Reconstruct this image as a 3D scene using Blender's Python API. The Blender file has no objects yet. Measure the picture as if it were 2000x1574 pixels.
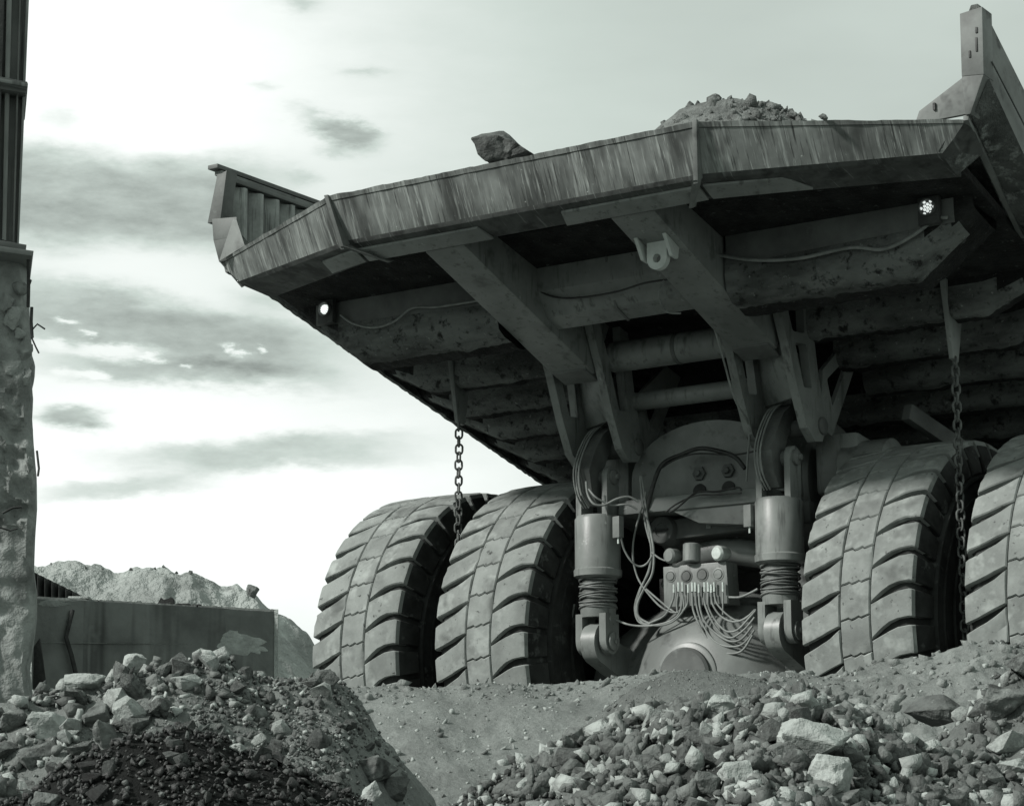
import bpy, bmesh, math, random
import numpy as np
from mathutils import Vector, Matrix, noise
random.seed(7); RNG = np.random.default_rng(7)
D2R = math.radians
scn = bpy.context.scene
COL = scn.collection

# ------------------------------------------------------------------ camera, world, sun, exposure
CAM = Vector((10.99, -20.203, -0.2554)); YAW = D2R(34.42); PITCH = D2R(11.13); FPX = 4508.9
cd = bpy.data.cameras.new('camera'); cam = bpy.data.objects.new('camera', cd); COL.objects.link(cam)
cd.sensor_width = 36.0; cd.lens = 36.0 * FPX / 2000.0; cd.clip_start = 0.1; cd.clip_end = 6000
cam.location = CAM; cam.rotation_euler = (math.pi/2 + PITCH, 0, YAW)
scn.camera = cam
FW = Vector((-math.sin(YAW)*math.cos(PITCH), math.cos(YAW)*math.cos(PITCH), math.sin(PITCH)))
RT = Vector((math.cos(YAW), math.sin(YAW), 0)); UP = RT.cross(FW)
FH = Vector((-math.sin(YAW), math.cos(YAW), 0))

scn.view_settings.view_transform = 'Standard'; scn.view_settings.look = 'None'
scn.view_settings.exposure = 0.42; scn.view_settings.gamma = 1.0
scn.view_settings.use_curve_mapping = False
scn.cycles.max_bounces = 5; scn.cycles.diffuse_bounces = 2; scn.cycles.glossy_bounces = 2

SUN_DIR = (-RT*1.0 - FH*0.42 + Vector((0,0,0.74))).normalized()    # towards the sun
sd = bpy.data.lights.new('sun', 'SUN'); sd.energy = 3.0; sd.angle = D2R(5); sd.color = (1.0, 0.985, 0.95)
so = bpy.data.objects.new('sun', sd); COL.objects.link(so)
so.rotation_euler = (-SUN_DIR).to_track_quat('-Z', 'Y').to_euler()

TINT = (0.925, 1.0, 0.955)
def col(v): return (v*TINT[0], v*TINT[1], v*TINT[2], 1.0)

world = bpy.data.worlds.new('World'); scn.world = world; world.use_nodes = True
def build_world():
    nt = world.node_tree; N = nt.nodes; L = nt.links
    N.clear()
    out = N.new('ShaderNodeOutputWorld'); bg = N.new('ShaderNodeBackground')
    L.new(bg.outputs[0], out.inputs[0])
    sky = N.new('ShaderNodeTexSky'); sky.sky_type = 'NISHITA'; sky.sun_disc = False
    sky.sun_elevation = math.asin(SUN_DIR.z); sky.sun_rotation = math.atan2(SUN_DIR.x, SUN_DIR.y)
    tc = N.new('ShaderNodeTexCoord')
    def M(op, a, b=None, c=None, clamp=False):
        n = N.new('ShaderNodeMath'); n.operation = op; n.use_clamp = clamp
        for i, v in enumerate((a, b, c)):
            if v is None: continue
            if isinstance(v, (int, float)): n.inputs[i].default_value = v
            else: L.new(v, n.inputs[i])
        return n.outputs[0]
    vr = N.new('ShaderNodeVectorRotate'); vr.rotation_type = 'Z_AXIS'; vr.inputs['Angle'].default_value = -YAW
    L.new(tc.outputs['Generated'], vr.inputs['Vector'])
    sp = N.new('ShaderNodeSeparateXYZ'); L.new(vr.outputs[0], sp.inputs[0])
    # azimuth / elevation of the sky direction in units of 100 photo pixels (1.27 degrees)
    K = 45.09
    az = M('MULTIPLY', M('ARCTAN2', sp.outputs[0], sp.outputs[1]), K)
    el = M('MULTIPLY', M('ARCSINE', sp.outputs[2]), K)
    cb = N.new('ShaderNodeCombineXYZ'); L.new(M('MULTIPLY', az, 0.35), cb.inputs[0]); L.new(el, cb.inputs[1])
    def noise_(scale, detail, rough, off=0.0, dist=0.0):
        n = N.new('ShaderNodeTexNoise'); n.inputs['Scale'].default_value = scale
        n.inputs['Detail'].default_value = detail; n.inputs['Roughness'].default_value = rough
        n.inputs['Distortion'].default_value = dist
        ad = N.new('ShaderNodeVectorMath'); ad.operation = 'ADD'; ad.inputs[1].default_value = (off, off*.7, off*.3)
        L.new(cb.outputs[0], ad.inputs[0]); L.new(ad.outputs[0], n.inputs['Vector'])
        return n.outputs['Fac']
    n1 = noise_(0.8, 6, 0.6, 3.1); n2 = noise_(0.8, 6, 0.6, 19.7)
    n4 = noise_(3.0, 5, 0.65, 55.0); n5 = noise_(3.4, 5, 0.65, 71.0)
    n3 = noise_(2.6, 5, 0.62, 41.0)
    azd = M('ADD', az, M('ADD', M('MULTIPLY', M('SUBTRACT', n1, 0.5), 2.4), M('MULTIPLY', M('SUBTRACT', n4, 0.5), 0.8)))
    eld = M('ADD', el, M('ADD', M('MULTIPLY', M('SUBTRACT', n2, 0.5), 0.8), M('MULTIPLY', M('SUBTRACT', n5, 0.5), 0.40)))
    E0 = 8.77 + 7.87      # elevation units at photo row 0
    def px(x, y): return ((x-1000)/100.0, E0 - y/100.0)
    def blob(x, y, sx, sy, amp, tilt=0.0, p=1.0, A_=None, E_=None):
        a0, e0 = px(x, y)
        u = M('SUBTRACT', A_ or azd, a0); v = M('SUBTRACT', E_ or eld, e0)
        if tilt: v = M('SUBTRACT', v, M('MULTIPLY', u, tilt))
        q = M('ADD', M('POWER', M('ABSOLUTE', M('DIVIDE', u, sx/100.0)), 2*p), M('POWER', M('ABSOLUTE', M('DIVIDE', v, sy/100.0)), 2*p))
        return M('MULTIPLY', M('EXPONENT', M('MULTIPLY', q, -1.0)), amp)
    blobs = [(200,412,330,92,0.74,0,2.6),(330,662,340,62,0.72,-0.16,2.2),(300,737,230,24,0.6,-0.03,1.8),
             (135,828,66,20,0.78,-0.05,1.5),(480,893,300,32,0.6,0.03,1.8),(240,960,200,24,0.55,0.12,1.5),
             (650,262,78,22,0.75,-0.28,1.6),(575,12,45,18,0.45,0,1.0),(520,595,70,22,0.35,0,1.0),
             (90,262,45,26,0.3,0,1.0),(715,152,45,9,0.3,0,1.0),(585,355,40,14,0.3,0,1.0),(110,505,90,30,0.2,0,1.0),
             (660,300,35,14,0.35,-.2,1.0),(490,186,26,10,0.25,0,1.0)]
    dark = None
    for b in blobs:
        v = blob(*b); dark = v if dark is None else M('ADD', dark, v)
    # general broken cloud everywhere else, so that the sky goes on as in view
    bn = noise_(0.22, 7, 0.55, 7.7); far = M('ABSOLUTE', az)
    mr = N.new('ShaderNodeMapRange'); mr.inputs['From Min'].default_value = 11; mr.inputs['From Max'].default_value = 22
    mr.inputs['To Min'].default_value = 0; mr.inputs['To Max'].default_value = 1; L.new(far, mr.inputs['Value'])
    g = M('MULTIPLY', M('MULTIPLY', M('SUBTRACT', bn, 0.48, None, True), 3.2), mr.outputs[0])
    dark = M('ADD', dark, g)
    dark = M('MULTIPLY', dark, M('ADD', 0.55, M('MULTIPLY', n3, 0.9)))
    dark = M('MINIMUM', dark, 0.95)
    # small torn bright gaps in the cloud band
    gaps = None
    azf = M('ADD', az, M('MULTIPLY', M('SUBTRACT', n4, 0.5), 1.1)); elf = M('ADD', el, M('MULTIPLY', M('SUBTRACT', n5, 0.5), 0.45))
    for b in [(120,648,20,6,1.0),(95,690,22,8,1.2),(200,700,75,13,1.2),(150,745,45,10,1.0),(430,690,12,6,1.0),(457,693,14,6,1.0),(497,687,10,5,1.0),(285,712,24,7,.9),(160,668,14,5,.9),(355,722,10,4,.8),(95,745,20,9,.9),(190,752,22,8,.9)]:
        v = blob(*b, 0.0, 1.4, azf, elf); gaps = v if gaps is None else M('ADD', gaps, v)
    dark = M('MULTIPLY', dark, M('SUBTRACT', 1.0, M('MINIMUM', gaps, 1.0)))
    # broad thin veil: brightest to the upper left, greyer to the right
    glow = M('ADD', blob(150,130,640,460,0.58), blob(350,1020,820,360,0.58))
    veil = M('ADD', M('ADD', 0.60, glow), M('MULTIPLY', M('SUBTRACT', noise_(0.35, 4, 0.5, 88.0), 0.5), 0.22))
    lum = M('MULTIPLY', veil, M('SUBTRACT', 1.0, M('MULTIPLY', dark, 0.72)))
    lum = M('MAXIMUM', lum, M('MULTIPLY', M('SUBTRACT', 1.0, dark), 0.0))
    floor_ = M('MAXIMUM', lum, 0.30)
    bw = N.new('ShaderNodeRGBToBW'); L.new(sky.outputs[0], bw.inputs[0])
    lumT = M('ADD', M('MULTIPLY', floor_, 0.72), M('MULTIPLY', bw.outputs[0], 0.05*0.12))
    # below the horizon: dim
    hz = N.new('ShaderNodeMapRange'); hz.inputs['From Min'].default_value = -0.02; hz.inputs['From Max'].default_value = 0.0
    hz.inputs['To Min'].default_value = 0.3; hz.inputs['To Max'].default_value = 1.0; L.new(sp.outputs[2], hz.inputs['Value'])
    lumT = M('MULTIPLY', lumT, hz.outputs[0])
    # a greener tint in the greys and neutral in the whites, as the toned print has it
    cr = N.new('ShaderNodeValToRGB'); L.new(M('MULTIPLY', lumT, 1.0), cr.inputs[0])
    cr.color_ramp.elements[0].color = (0.0,0.0,0.0,1); cr.color_ramp.elements[1].color = (0.985,1.0,0.99,1)
    e = cr.color_ramp.elements.new(0.5); e.color = (0.46,0.52,0.485,1)
    L.new(cr.outputs[0], bg.inputs['Color']); bg.inputs['Strength'].default_value = 1.0
build_world()

# ------------------------------------------------------------------ photo ray helpers (used only to place things in the world)
def ray(px, py):
    return FW + RT*((px-1000)/FPX) + UP*((787-py)/FPX)
def at(px, py, **k):
    """world point on the sight line at plane x=, y=, z=, or at horizontal distance t="""
    d = ray(px, py); a, v = list(k.items())[0]
    if a == 't': s = v/math.hypot(d.x, d.y)
    else:
        i = 'xyz'.index(a); s = (v-CAM[i])/d[i]
    return CAM + d*s
def A(px, py, **k):
    p = at(px, py, **k); return (p.x, p.y, p.z)

# ------------------------------------------------------------------ object helpers
def tag(o, label=None, cat=None, group=None, kind=None):
    if label: o['label'] = label
    if cat: o['category'] = cat
    if group: o['group'] = group
    if kind: o['kind'] = kind
    return o
def empty(name, loc=(0,0,0)):
    o = bpy.data.objects.new(name, None); o.location = loc; COL.objects.link(o); return o
def link(name, me, mats, parent=None, smooth=None):
    o = bpy.data.objects.new(name, me); COL.objects.link(o)
    for m in (mats if isinstance(mats, (list, tuple)) else [mats]): me.materials.append(m)
    if parent is not None:
        o.parent = parent
        o.matrix_parent_inverse = Matrix.Identity(4)
        base = parent; off = Vector((0,0,0))
        while base is not None: off += base.location; base = base.parent
        if off.length > 1e-9: me.transform(Matrix.Translation(-off))
    if smooth is not None:
        me.polygons.foreach_set('use_smooth', [True]*len(me.polygons))
        if smooth < 180: me.set_sharp_from_angle(angle=D2R(smooth))
    me.update(); return o
def meshof(V, F):
    me = bpy.data.meshes.new('m'); me.from_pydata([tuple(v) for v in V], [], F); me.update(); return me
def bm_mesh(bm):
    bmesh.ops.recalc_face_normals(bm, faces=bm.faces)
    me = bpy.data.meshes.new('m'); bm.to_mesh(me); bm.free(); return me
class MB:
    """collects several shapes into ONE mesh"""
    def __init__(s): s.bm = bmesh.new()
    def box(s, c, size, rot=None, bev=0.0):
        g = bmesh.ops.create_cube(s.bm, size=1.0); vs = g['verts']
        M_ = Matrix.Translation(c) @ (rot.to_4x4() if rot is not None else Matrix.Identity(4)) @ Matrix.Diagonal((*size, 1))
        bmesh.ops.transform(s.bm, matrix=M_, verts=vs)
        if bev > 0:
            es = list({e for v in vs for e in v.link_edges})
            bmesh.ops.bevel(s.bm, geom=es, offset=bev, segments=2, affect='EDGES', profile=0.6)
        return s
    def beam(s, a, b, w, h, bev=0.0, up=(0,0,1)):
        a = Vector(a); b = Vector(b); d = (b-a); L_ = d.length; y = d.normalized(); u = Vector(up)
        x = y.cross(u).normalized(); z = x.cross(y)
        R = Matrix((x, y, z)).transposed()
        return s.box((a+b)/2, (w, L_, h), R, bev)
    def hull8(s, P, bev=0.0):
        """8 points: bottom ring 4, top ring 4"""
        v = [s.bm.verts.new(p) for p in P]
        fs = [(0,1,2,3),(4,5,6,7),(0,1,5,4),(1,2,6,5),(2,3,7,6),(3,0,4,7)]
        for f in fs: s.bm.faces.new([v[i] for i in f])
        if bev > 0:
            es = list({e for q in v for e in q.link_edges})
            bmesh.ops.recalc_face_normals(s.bm, faces=list({f for q in v for f in q.link_faces}))
            bmesh.ops.bevel(s.bm, geom=es, offset=bev, segments=2, affect='EDGES', profile=0.6)
        return s
    def lathe(s, prof, base, axis, n=32, ang=(0, 2*math.pi), caps=True):
        """prof: (distance along axis, radius)"""
        axis = Vector(axis).normalized(); t = Vector((0,0,1)) if abs(axis.z) < .9 else Vector((1,0,0))
        u = axis.cross(t).normalized(); w = axis.cross(u); base = Vector(base); rings = []
        for a, r in prof:
            if r < 1e-6: rings.append([s.bm.verts.new(base+axis*a)]); continue
            rings.append([s.bm.verts.new(base+axis*a+(u*math.cos(2*math.pi*k/n)+w*math.sin(2*math.pi*k/n))*r) for k in range(n)])
        for A_, B_ in zip(rings, rings[1:]):
            for k in range(n):
                k2 = (k+1) % n
                if len(A_) == 1 and len(B_) == 1: continue
                if len(A_) == 1: s.bm.faces.new((A_[0], B_[k], B_[k2]))
                elif len(B_) == 1: s.bm.faces.new((A_[k], B_[0], A_[k2]))
                else: s.bm.faces.new((A_[k], B_[k], B_[k2], A_[k2]))
        if caps:
            for R_ in (rings[0], rings[-1]):
                if len(R_) > 2: s.bm.faces.new(R_)
        return s
    def tube(s, pts, r, n=8, sub=6, closed=False):
        P = spline(pts, sub, closed) if sub > 1 else [Vector(p) for p in pts]
        rings = []; prev = None
        for i, p in enumerate(P):
            a = P[i-1] if (i > 0 or closed) else P[i]; b = P[(i+1) % len(P)] if (i < len(P)-1 or closed) else P[i]
            d = (b-a).normalized()
            if prev is None:
                u = d.cross(Vector((0.13, 0.31, 0.94))).normalized()
            else:
                u = (prev - d*prev.dot(d)).normalized()
            prev = u; w = d.cross(u)
            rings.append([s.bm.verts.new(p+(u*math.cos(2*math.pi*k/n)+w*math.sin(2*math.pi*k/n))*r) for k in range(n)])
        m = len(rings); 
        for i in range(m if closed else m-1):
            A_ = rings[i]; B_ = rings[(i+1) % m]
            for k in range(n): s.bm.faces.new((A_[k], A_[(k+1) % n], B_[(k+1) % n], B_[k]))
        if not closed: s.bm.faces.new(rings[0]); s.bm.faces.new(rings[-1][::-1])
        return s
    def plate(s, outline, holes, origin, ux, uy, th, bev=0.0):
        """flat outline with holes, extruded by th along ux x uy, centred"""
        o = Vector(origin); ux = Vector(ux).normalized(); uy = Vector(uy).normalized(); nz = ux.cross(uy)
        tmp = bmesh.new(); es = []
        for loop in [outline]+holes:
            vs = [tmp.verts.new(o+ux*p[0]+uy*p[1]-nz*th/2) for p in loop]
            for i in range(len(vs)): es.append(tmp.edges.new((vs[i], vs[(i+1) % len(vs)])))
        bmesh.ops.triangle_fill(tmp, use_beauty=True, use_dissolve=True, edges=es, normal=nz)
        g = bmesh.ops.extrude_face_region(tmp, geom=tmp.faces[:])
        bmesh.ops.translate(tmp, vec=nz*th, verts=[e for e in g['geom'] if isinstance(e, bmesh.types.BMVert)])
        bmesh.ops.recalc_face_normals(tmp, faces=tmp.faces)
        m = bpy.data.meshes.new('t'); tmp.to_mesh(m); tmp.free(); s.bm.from_mesh(m); bpy.data.meshes.remove(m)
        return s
    def build(s, name, mats, parent=None, smooth=35):
        return link(name, bm_mesh(s.bm), mats, parent, smooth)
def spline(pts, sub=6, closed=False):
    P = [Vector(p) for p in pts]; out = []; n = len(P)
    if n < 3 and not closed: return P
    for i in range(n if closed else n-1):
        p0 = P[i-1] if (i > 0 or closed) else P[0]; p1 = P[i]; p2 = P[(i+1) % n]; p3 = P[(i+2) % n] if (i+2 < n or closed) else P[-1]
        for k in range(sub):
            t = k/sub; t2 = t*t; t3 = t2*t
            out.append(0.5*((2*p1)+(p2-p0)*t+(2*p0-5*p1+4*p2-p3)*t2+(3*p1-p0-3*p2+p3)*t3))
    if not closed: out.append(P[-1])
    return out
def grid_mesh(P):
    """P: array (n,m,3) -> verts, quads"""
    n, m = P.shape[:2]; idx = np.arange(n*m).reshape(n, m)
    F = np.stack([idx[:-1,:-1], idx[1:,:-1], idx[1:,1:], idx[:-1,1:]], -1).reshape(-1, 4)
    return P.reshape(-1, 3), F
def np_mesh(V, F):
    V = np.asarray(V, np.float32); F = np.asarray(F, np.int32); k = F.shape[1]
    me = bpy.data.meshes.new('m'); me.vertices.add(len(V)); me.vertices.foreach_set('co', V.ravel())
    me.loops.add(F.size); me.loops.foreach_set('vertex_index', F.ravel())
    me.polygons.add(len(F)); me.polygons.foreach_set('loop_start', np.arange(0, F.size, k, dtype=np.int32))
    me.update(calc_edges=True); return me

# numpy value noise ---------------------------------------------------------------
_T = RNG.random((256, 256))
def vn(x, y):
    xi = np.floor(x).astype(int); yi = np.floor(y).astype(int); fx = x-xi; fy = y-yi
    fx = fx*fx*(3-2*fx); fy = fy*fy*(3-2*fy)
    a = _T[xi & 255, yi & 255]; b = _T[(xi+1) & 255, yi & 255]; c = _T[xi & 255, (yi+1) & 255]; d = _T[(xi+1) & 255, (yi+1) & 255]
    return (a*(1-fx)+b*fx)*(1-fy)+(c*(1-fx)+d*fx)*fy - 0.5
def fbm(x, y, o=4, g=0.5):
    r = 0; a = 1; s = 1
    for i in range(o): r = r+a*vn(x*s+13.7*i, y*s+7.1*i); a *= g; s *= 2.03
    return r

# ------------------------------------------------------------------ materials
def mat(name, lo, hi, scale=3.0, detail=6, rough=0.75, metal=0.0, bump=0.3, bscale=None, bdist=0.02, stretch=None,
        ramp=(0.35, 0.65), spots=None, streak=None, speck=None, spec=0.4, edge=None):
    m = bpy.data.materials.new(name); m.use_nodes = True; nt = m.node_tree; N = nt.nodes; L = nt.links
    b = N['Principled BSDF']; b.inputs['Roughness'].default_value = rough; b.inputs['Metallic'].default_value = metal
    b.inputs['Specular IOR Level'].default_value = spec; detail = min(detail, 4)
    tc0 = N.new('ShaderNodeTexCoord'); oi = N.new('ShaderNodeObjectInfo'); sc_ = N.new('ShaderNodeMath'); sc_.operation = 'MULTIPLY'; sc_.inputs[1].default_value = 41.0
    L.new(oi.outputs['Random'], sc_.inputs[0]); va = N.new('ShaderNodeVectorMath'); va.operation = 'ADD'
    L.new(tc0.outputs['Object'], va.inputs[0]); L.new(sc_.outputs[0], va.inputs[1])
    class _TC: outputs = {'Object': va.outputs[0]}
    tc = _TC
    mp = N.new('ShaderNodeMapping'); L.new(tc.outputs['Object'], mp.inputs[0])
    if stretch: mp.inputs['Scale'].default_value = stretch
    n = N.new('ShaderNodeTexNoise'); n.inputs['Scale'].default_value = scale; n.inputs['Detail'].default_value = detail
    n.inputs['Roughness'].default_value = 0.65; L.new(mp.outputs[0], n.inputs['Vector'])
    r = N.new('ShaderNodeValToRGB'); r.color_ramp.elements[0].position = ramp[0]; r.color_ramp.elements[1].position = ramp[1]
    r.color_ramp.elements[0].color = col(lo); r.color_ramp.elements[1].color = col(hi)
    L.new(n.outputs['Fac'], r.inputs[0]); c = r.outputs[0]
    def mixin(c, fac_node_out, v):
        mx = N.new('ShaderNodeMix'); mx.data_type = 'RGBA'; L.new(fac_node_out, mx.inputs['Factor'])
        L.new(c, mx.inputs['A']); mx.inputs['B'].default_value = col(v); return mx.outputs['Result']
    def nz(scale_, det, lo_, hi_, st=None, off=0):
        mp2 = N.new('ShaderNodeMapping'); L.new(tc.outputs['Object'], mp2.inputs[0])
        if st: mp2.inputs['Scale'].default_value = st
        mp2.inputs['Location'].default_value = (off, off*.3, off*.7)
        q = N.new('ShaderNodeTexNoise'); q.inputs['Scale'].default_value = scale_; q.inputs['Detail'].default_value = det
        q.inputs['Roughness'].default_value = 0.7
        L.new(mp2.outputs[0], q.inputs['Vector'])
        mr = N.new('ShaderNodeMapRange'); mr.inputs['From Min'].default_value = lo_; mr.inputs['From Max'].default_value = hi_
        L.new(q.outputs['Fac'], mr.inputs['Value']); return mr.outputs[0]
    if streak:          # (value, stretch, scale, lo, hi) possibly several
        for i, (v, st, sc, lo_, hi_) in enumerate(streak): c = mixin(c, nz(sc, 3, lo_, hi_, st, 3.7*i+1), v)
    if spots:           # (value, scale, lo, hi)
        for i, (v, sc, lo_, hi_) in enumerate(spots): c = mixin(c, nz(sc, 3, lo_, hi_, None, 9.1*i+5), v)
    L.new(c, b.inputs['Base Color'])
    if bump:
        q = N.new('ShaderNodeTexNoise'); q.inputs['Scale'].default_value = bscale or scale*6; q.inputs['Detail'].default_value = 4
        q.inputs['Roughness'].default_value = 0.65; L.new(tc.outputs['Object'], q.inputs['Vector'])
        bp = N.new('ShaderNodeBump'); bp.inputs['Strength'].default_value = bump; bp.inputs['Distance'].default_value = bdist
        L.new(q.outputs['Fac'], bp.inputs['Height']); L.new(bp.outputs[0], b.inputs['Normal'])
    return m
M = {}
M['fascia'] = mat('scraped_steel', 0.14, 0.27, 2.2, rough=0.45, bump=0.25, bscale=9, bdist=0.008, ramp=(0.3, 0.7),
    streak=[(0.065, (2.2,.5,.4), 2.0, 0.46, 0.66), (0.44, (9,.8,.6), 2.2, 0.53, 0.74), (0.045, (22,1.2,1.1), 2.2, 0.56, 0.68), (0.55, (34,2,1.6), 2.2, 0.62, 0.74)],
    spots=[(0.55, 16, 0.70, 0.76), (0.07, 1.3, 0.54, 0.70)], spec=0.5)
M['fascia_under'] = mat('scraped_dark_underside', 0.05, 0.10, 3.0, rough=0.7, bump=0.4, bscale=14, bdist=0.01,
    streak=[(0.17, (20,1.2,1.5), 1.6, 0.60, 0.68), (0.03, (2,2,2), 2.0, 0.5, 0.66)])  # dirty steel darkened: shade under the band put into the colour
M['steel'] = mat('dusty_painted_steel', 0.17, 0.26, 1.8, rough=0.42, bump=0.18, bscale=20, bdist=0.006, streak=[(0.10, (6,6,.8), 2.0, 0.56, 0.70)], spots=[(0.10, 3.2, 0.58, 0.74), (0.38, 7, 0.68, 0.76), (0.06, 15, 0.69, 0.75)])
M['steel_dark'] = mat('dark_worn_steel', 0.08, 0.15, 2.2, rough=0.6, bump=0.2, bscale=18, bdist=0.008, spots=[(0.16, 6, 0.6, 0.75)])
M['grime'] = mat('caked_dirt', 0.008, 0.03, 5.0, rough=0.95, bump=1.0, bscale=26, bdist=0.05, ramp=(0.38, 0.66), spots=[(0.10, 13, 0.62, 0.74)])  # dirt taken down to near black: underbody shade put into the colour
M['grime_nose'] = mat('dust_caked_ridge', 0.07, 0.19, 3.0, rough=0.95, bump=0.7, bscale=34, bdist=0.03, stretch=(.35,1,1), ramp=(0.4, 0.62), spots=[(0.34, 18, 0.64, 0.74), (0.02, 9, 0.54, 0.68)])  # paler dirt: light on the rear ridges put into the colour
M['plate_dirt'] = mat('dirt_crusted_plate', 0.06, 0.15, 4.0, rough=0.95, bump=1.0, bscale=20, bdist=0.05, spots=[(0.33, 7, 0.56, 0.7)])
M['wall_steel'] = mat('weathered_wall_plate', 0.11, 0.21, 2.2, rough=0.6, bump=0.2, bscale=14, bdist=0.008, spots=[(0.06, 3.6, 0.6, 0.72)])
M['liner'] = mat('worn_liner_plate', 0.20, 0.38, 3.0, rough=0.55, bump=0.2, streak=[(0.36, (3,3,0.4), 3.5, 0.55, 0.72), (0.06, (6,6,0.5), 2.5, 0.56, 0.7)])
M['axle'] = mat('axle_casting', 0.15, 0.25, 1.6, rough=0.42, bump=0.15, bscale=14, bdist=0.008, spots=[(0.08, 4.0, 0.58, 0.72), (0.42, 6, 0.68, 0.74)], spec=0.5)
M['chrome'] = mat('bare_fitting', 0.65, 0.85, 20, rough=0.22, metal=0.35, bump=0.05)
M['pale_paint'] = mat('pale_painted_eye', 0.50, 0.62, 6, rough=0.5, bump=0.1)  # brightness of the facing side put into a pale colour
M['hose'] = mat('hose_rubber', 0.16, 0.28, 6, rough=0.5, bump=0.05)
M['hose_dark'] = mat('dark_hose', 0.02, 0.05, 6, rough=0.5, bump=0.05)
M['tread'] = mat('dusty_tread_rubber', 0.20, 0.29, 3.5, rough=0.85, bump=0.35, bscale=45, bdist=0.008, spots=[(0.38, 4, 0.54, 0.72), (0.14, 2.5, 0.56, 0.72), (0.07, 14, 0.64, 0.72)], spec=0.25)
M['rubber'] = mat('black_side_rubber', 0.018, 0.05, 3.0, rough=0.8, bump=0.2, bscale=18, bdist=0.01, spots=[(0.11, 6, 0.6, 0.75)], spec=0.25)  # black rubber with the shade on the tyre sides put into the colour
M['rim'] = mat('dark_rim', 0.02, 0.05, 3.0, rough=0.6)
M['lamp_shell'] = mat('lamp_housing', 0.03, 0.06, 8, rough=0.6)
M['chain'] = mat('rusty_chain', 0.07, 0.18, 12, rough=0.7, bump=0.4, bscale=40, bdist=0.006)
M['load'] = mat('ore_fines', 0.11, 0.21, 6, rough=0.95, bump=0.9, bscale=22, bdist=0.06)
M['concrete'] = mat('old_concrete', 0.20, 0.34, 3.0, rough=0.9, bump=0.9, bscale=16, bdist=0.03, spots=[(0.08, 1.7, 0.55, 0.72), (0.33, 5, 0.63, 0.75)])
M['concrete_smooth'] = mat('stained_cast_concrete', 0.13, 0.22, 2.0, rough=0.85, bump=0.6, bscale=9, bdist=0.02,
    streak=[(0.07, (2.2,2.2,0.25), 1.4, 0.5, 0.66), (0.26, (3,3,0.3), 1.6, 0.58, 0.75)], spots=[(0.24, 2.2, 0.6, 0.74)])
M['concrete_pale'] = mat('pale_broken_concrete', 0.36, 0.52, 7, rough=0.95, bump=0.9, bscale=20, bdist=0.03)
M['clad'] = mat('rusted_cladding', 0.16, 0.30, 1.2, rough=0.6, bump=0.2, streak=[(0.05, (5,5,0.3), 2, 0.52, 0.68), (0.30, (7,7,0.4), 2.4, 0.58, 0.74)])
M['rebar'] = mat('rusty_rebar', 0.02, 0.05, 12, rough=0.8)
M['sand'] = mat('fine_sand', 0.22, 0.30, 2.0, rough=1.0, bump=0.5, bscale=26, bdist=0.03, spots=[(0.36, 9, 0.62, 0.74), (0.15, 3, 0.6, 0.75)], spec=0.15)
M['r_pale'] = mat('pale_stone', 0.27, 0.46, 7, rough=0.85, bump=0.7, bscale=22, bdist=0.03, spots=[(0.22, 6, 0.58, 0.70)], spec=0.3)
M['r_mid'] = mat('mid_stone', 0.08, 0.20, 7, rough=0.85, bump=0.7, bscale=22, bdist=0.03, spots=[(0.40, 8, 0.62, 0.74), (0.05, 5, 0.56, 0.68)], spec=0.3)
M['clod'] = mat('dry_clod', 0.16, 0.26, 7, rough=1.0, bump=0.9, bscale=20, bdist=0.03)
M['r_black'] = mat('black_stone', 0.012, 0.045, 9, rough=0.6, bump=0.7, bscale=30, bdist=0.02, spots=[(0.16, 14, 0.66, 0.76)], spec=0.5)
M['r_dark'] = mat('dark_stone', 0.06, 0.14, 7, rough=0.8, bump=0.7, bscale=22, bdist=0.03, spots=[(0.26, 9, 0.66, 0.76)], spec=0.35)
M['hill'] = mat('far_spoil', 0.22, 0.37, 0.35, rough=1.0, bump=0.8, bscale=1.6, bdist=0.5, spots=[(0.46, 0.8, 0.60, 0.70), (0.14, 0.5, 0.6, 0.72)])  # spoil made paler: distance haze put into the colour
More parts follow.
